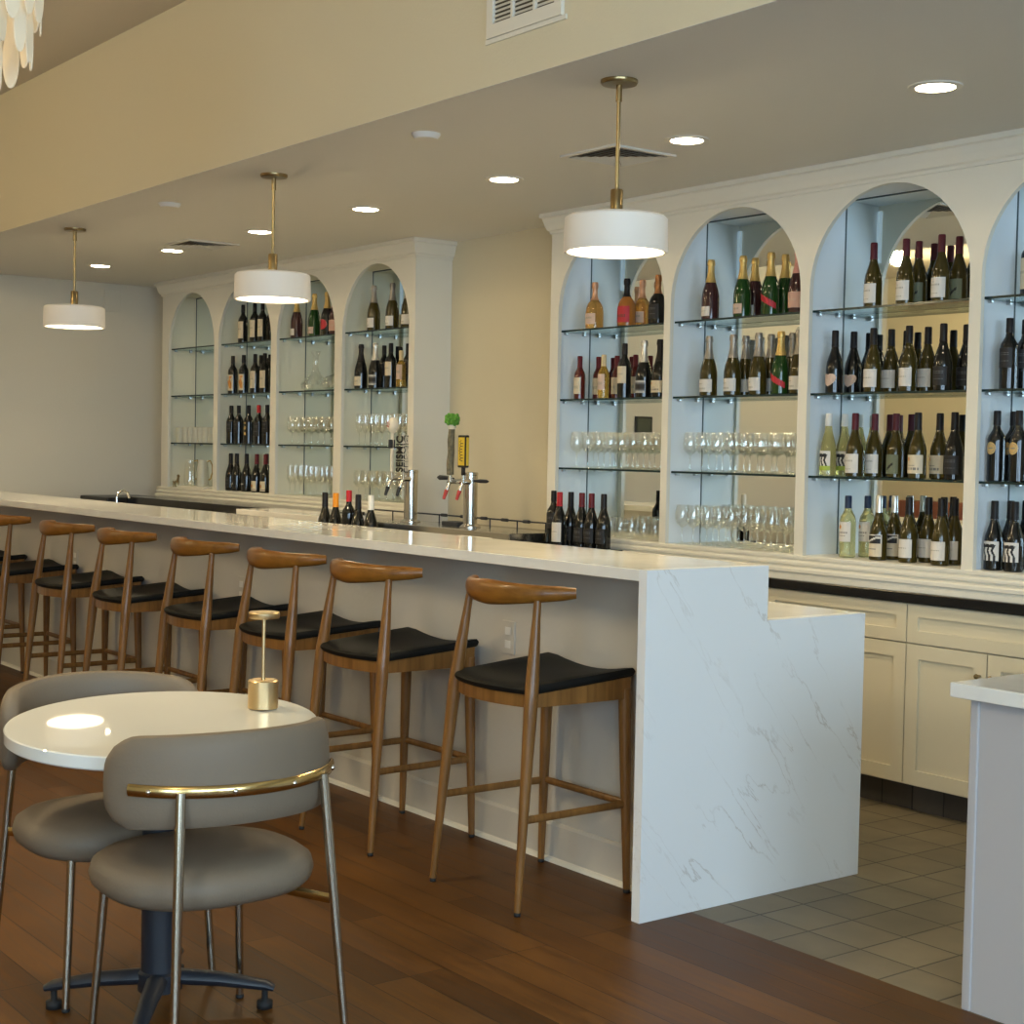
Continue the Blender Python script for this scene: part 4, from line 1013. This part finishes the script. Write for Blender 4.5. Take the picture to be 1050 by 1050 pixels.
def glasses(fn, a, lv, x0, x1, nx, rows, label, cat):
    z = (SHL + [ZL])[lv] if a < 4 else (SHR + [ZR])[lv]
    for r, y in enumerate(rows):
        for i in range(nx):
            x = x0 + (x1 - x0) * (i + (.5 if r % 2 else 0)) / nx + random.uniform(-.004, .004)
            loc = (x, y + random.uniform(-.004, .004), z + .0004)
            if fn not in PG: o = PG[fn] = fn(); 
            else: o = PG[fn].copy(); COL.objects.link(o)
            o.location = loc; tag(o, label, cat, label)
glasses(wine_glass, 4, 2, -2.74, -2.04, 8, (1.985, 2.065), 'clear stemmed wine glass among rows on third shelf, fifth arch', 'wine glass')
glasses(tumbler, 4, 3, -2.55, -2.04, 6, (1.985, 2.065), 'clear stemless glass among rows on bottom shelf, fifth arch', 'glass')
glasses(wine_glass, 5, 2, -1.90, -1.18, 8, (1.985, 2.065), 'clear stemmed wine glass among rows on third shelf, sixth arch', 'wine glass')
glasses(wine_glass, 5, 3, -1.92, -1.18, 9, (1.965, 2.05), 'clear stemmed wine glass among rows on bottom shelf, sixth arch', 'wine glass')
glasses(wine_glass, 2, 2, -5.74, -5.07, 8, (1.985, 2.065), 'clear stemmed wine glass among rows on third shelf, third arch', 'wine glass')
glasses(flute, 2, 3, -5.76, -5.07, 10, (1.985, 2.055), 'clear champagne flute among rows on bottom shelf, third arch', 'flute')
glasses(flute, 3, 2, -4.88, -4.22, 10, (1.985, 2.055), 'clear champagne flute among rows on third shelf, fourth arch', 'flute')
glasses(wine_glass, 3, 3, -4.88, -4.22, 8, (1.985, 2.065), 'clear stemmed wine glass among rows on bottom shelf, fourth arch', 'wine glass')
glasses(highball, 0, 2, -7.46, -6.78, 8, (1.985, 2.06), 'frosted straight tumbler among rows on third shelf, first arch', 'tumbler')
# decanters and platter, third arch
z = SHL[1]
bm = bm_new(); lathe(bm, [(.05, .0004), (.09, .012), (.098, .04), (.075, .075), (.034, .11), (.018, .15), (.018, .22), (.034, .262)], 24, closed_top=False); tag(obj('wine_decanter', bm, M['glass'], loc=(-5.50, 2.02, z + .0003), smooth=True), 'tall clear glass decanter on second shelf of the third arch', 'decanter')
bm = bm_new(); lathe(bm, [(.05, .0004), (.09, .016), (.098, .05), (.08, .08), (.03, .10), (.016, .12), (.022, .165)], 24, closed_top=False); tag(obj('wine_decanter', bm, M['glass'], loc=(-5.225, 2.02, z + .0003), smooth=True), 'squat clear glass decanter at right of second shelf, third arch', 'decanter')
# pitchers and brass figurine, first arch
zf = ZL
bm = bm_new(); box(bm, -7.44, -7.0, 1.94, 2.1, zf + .0003, zf + .014, .003); tag(obj('serving_tray', bm, M['white']), 'white serving tray under two pitchers on bottom of first arch', 'tray')
for i, (x, lab) in enumerate(((-7.36, 'clear glass pitcher with gold handle, left one on the tray in first arch'), (-7.14, 'clear glass pitcher with gold handle, right one on the tray in first arch'))):
    t = thing('glass_pitcher', lab, 'pitcher', (x, 2.01, zf + .0142), .9, 'pitchers in the first arch')
    bm = bm_new(); lathe(bm, [(.040, 0), (.044, .004), (.045, .10), (.040, .15), (.034, .175), (.037, .20)], 20, closed_top=False); obj('body', bm, M['frosted'] if i else M['glass'], t, smooth=True)
    bm = bm_new(); tube(bm, [(.033, 0, .185), (.055, 0, .195), (.072, 0, .16), (.074, 0, .11), (.060, 0, .06), (.043, 0, .05)], .0055, 8); obj('handle', bm, M['gold'], t, smooth=True)
t = thing('brass_figurine', 'small brass animal figurine at left bottom of the first arch', 'figurine', (-7.485, 1.955, zf + .0003))
bm = bm_new(); tube(bm, [(-.035, 0, .03), (.0, 0, .035), (.03, 0, .038)], [.010, .016, .015], 10); tube(bm, [(.03, 0, .04), (.042, 0, .075), (.04, 0, .09)], [.011, .009, .011], 10); tube(bm, [(.04, 0, .088), (.06, 0, .082)], [.010, .005], 8)
for lx in (-.028, .028):
    for ly in (-.008, .008): tube(bm, [(lx, ly, .03), (lx, ly, 0)], [.006, .005], 8)
tube(bm, [(-.035, 0, .03), (-.055, 0, .045)], [.005, .003], 6); obj('body', bm, M['pend_brass'], t, smooth=True)

# ------------------------------------------------------------------ light
w = bpy.data.worlds.new('daylight'); scene.world = w; w.use_nodes = True
w.node_tree.nodes['Background'].inputs['Color'].default_value = (0.56, 0.78, 1.0, 1); w.node_tree.nodes['Background'].inputs['Strength'].default_value = 14.0
def area(name, loc, rot, sx, sy, power, color, portal=False):
    l = bpy.data.lights.new(name, 'AREA'); l.shape = 'RECTANGLE'; l.size = sx; l.size_y = sy; l.energy = power; l.color = color
    o = bpy.data.objects.new(name, l); COL.objects.link(o); o.location = loc; o.rotation_euler = rot
    if portal: l.cycles.is_portal = True
    return o
for h in HR: area('window_portal', (XR + .11, (h[0] + h[1]) / 2, (h[2] + h[3]) / 2), (0, PI / 2, 0), h[3] - h[2], h[1] - h[0], 10, (1, 1, 1), True)
for h in HF: area('window_portal', ((h[0] + h[1]) / 2, YF - .11, (h[2] + h[3]) / 2), (PI / 2, 0, 0), h[1] - h[0], h[3] - h[2], 10, (1, 1, 1), True)
# downlight beams
for x in dl_x:
    l = bpy.data.lights.new('downlight_beam', 'SPOT'); l.energy = 24; l.color = (1.0, .80, .50); l.spot_size = math.radians(110); l.spot_blend = .8; l.shadow_soft_size = .05
    o = bpy.data.objects.new('downlight_beam', l); COL.objects.link(o); o.location = (x, 1.10, ZC - .02)
# pendant pools on the bar top, and the chandelier's own glow
for x in (-.49, -2.86, -5.245):
    l = bpy.data.lights.new('pendant_beam', 'SPOT'); l.energy = 34; l.color = (1.0, .80, .48); l.spot_size = math.radians(150); l.spot_blend = .6; l.shadow_soft_size = .12
    o = bpy.data.objects.new('pendant_beam', l); COL.objects.link(o); o.location = (x, .272, ZC - .575)
l = bpy.data.lights.new('chandelier_glow', 'SPOT'); l.energy = 85; l.color = (1.0, .82, .52); l.spot_size = math.radians(140); l.spot_blend = .7; l.shadow_soft_size = .15
o = bpy.data.objects.new('chandelier_glow', l); COL.objects.link(o); o.location = (-1.10, -1.77, 2.45)
# warm room lighting (ceiling lamps of the dining room behind the camera)
for x, y, pw in ((-5.2, -3.3, 56), (-2.2, -3.6, 42), (1.5, -3.2, 34), (-6.2, -5.2, 44)):
    l = bpy.data.lights.new('room_lamp', 'POINT'); l.energy = pw; l.color = (1.0, .79, .44); l.shadow_soft_size = .08
    o = bpy.data.objects.new('room_lamp', l); COL.objects.link(o); o.location = (x, y, 3.15)

# ------------------------------------------------------------------ camera
cam = bpy.data.cameras.new('camera'); co = bpy.data.objects.new('camera', cam); COL.objects.link(co)
yaw, pit, rol = map(math.radians, (37.2651, -2.2978, 1.1223))
F = Vector((-math.cos(yaw) * math.cos(pit), math.sin(yaw) * math.cos(pit), math.sin(pit)))
Rv = F.cross(Vector((0, 0, 1))).normalized(); Uv = Rv.cross(F)
R2 = Rv * math.cos(rol) + Uv * math.sin(rol); U2 = -Rv * math.sin(rol) + Uv * math.cos(rol)
mw = Matrix((R2, U2, -F)).transposed().to_4x4(); mw.translation = Vector((3.3869, -3.0880, 1.4170))
co.matrix_world = mw
cam.sensor_width = 36; cam.sensor_fit = 'HORIZONTAL'; cam.lens = 1572.54 / 1050 * 36; cam.clip_start = .05
scene.camera = co
scene.view_settings.view_transform = 'Standard'
scene.view_settings.look = 'None'
scene.view_settings.exposure = 0.0
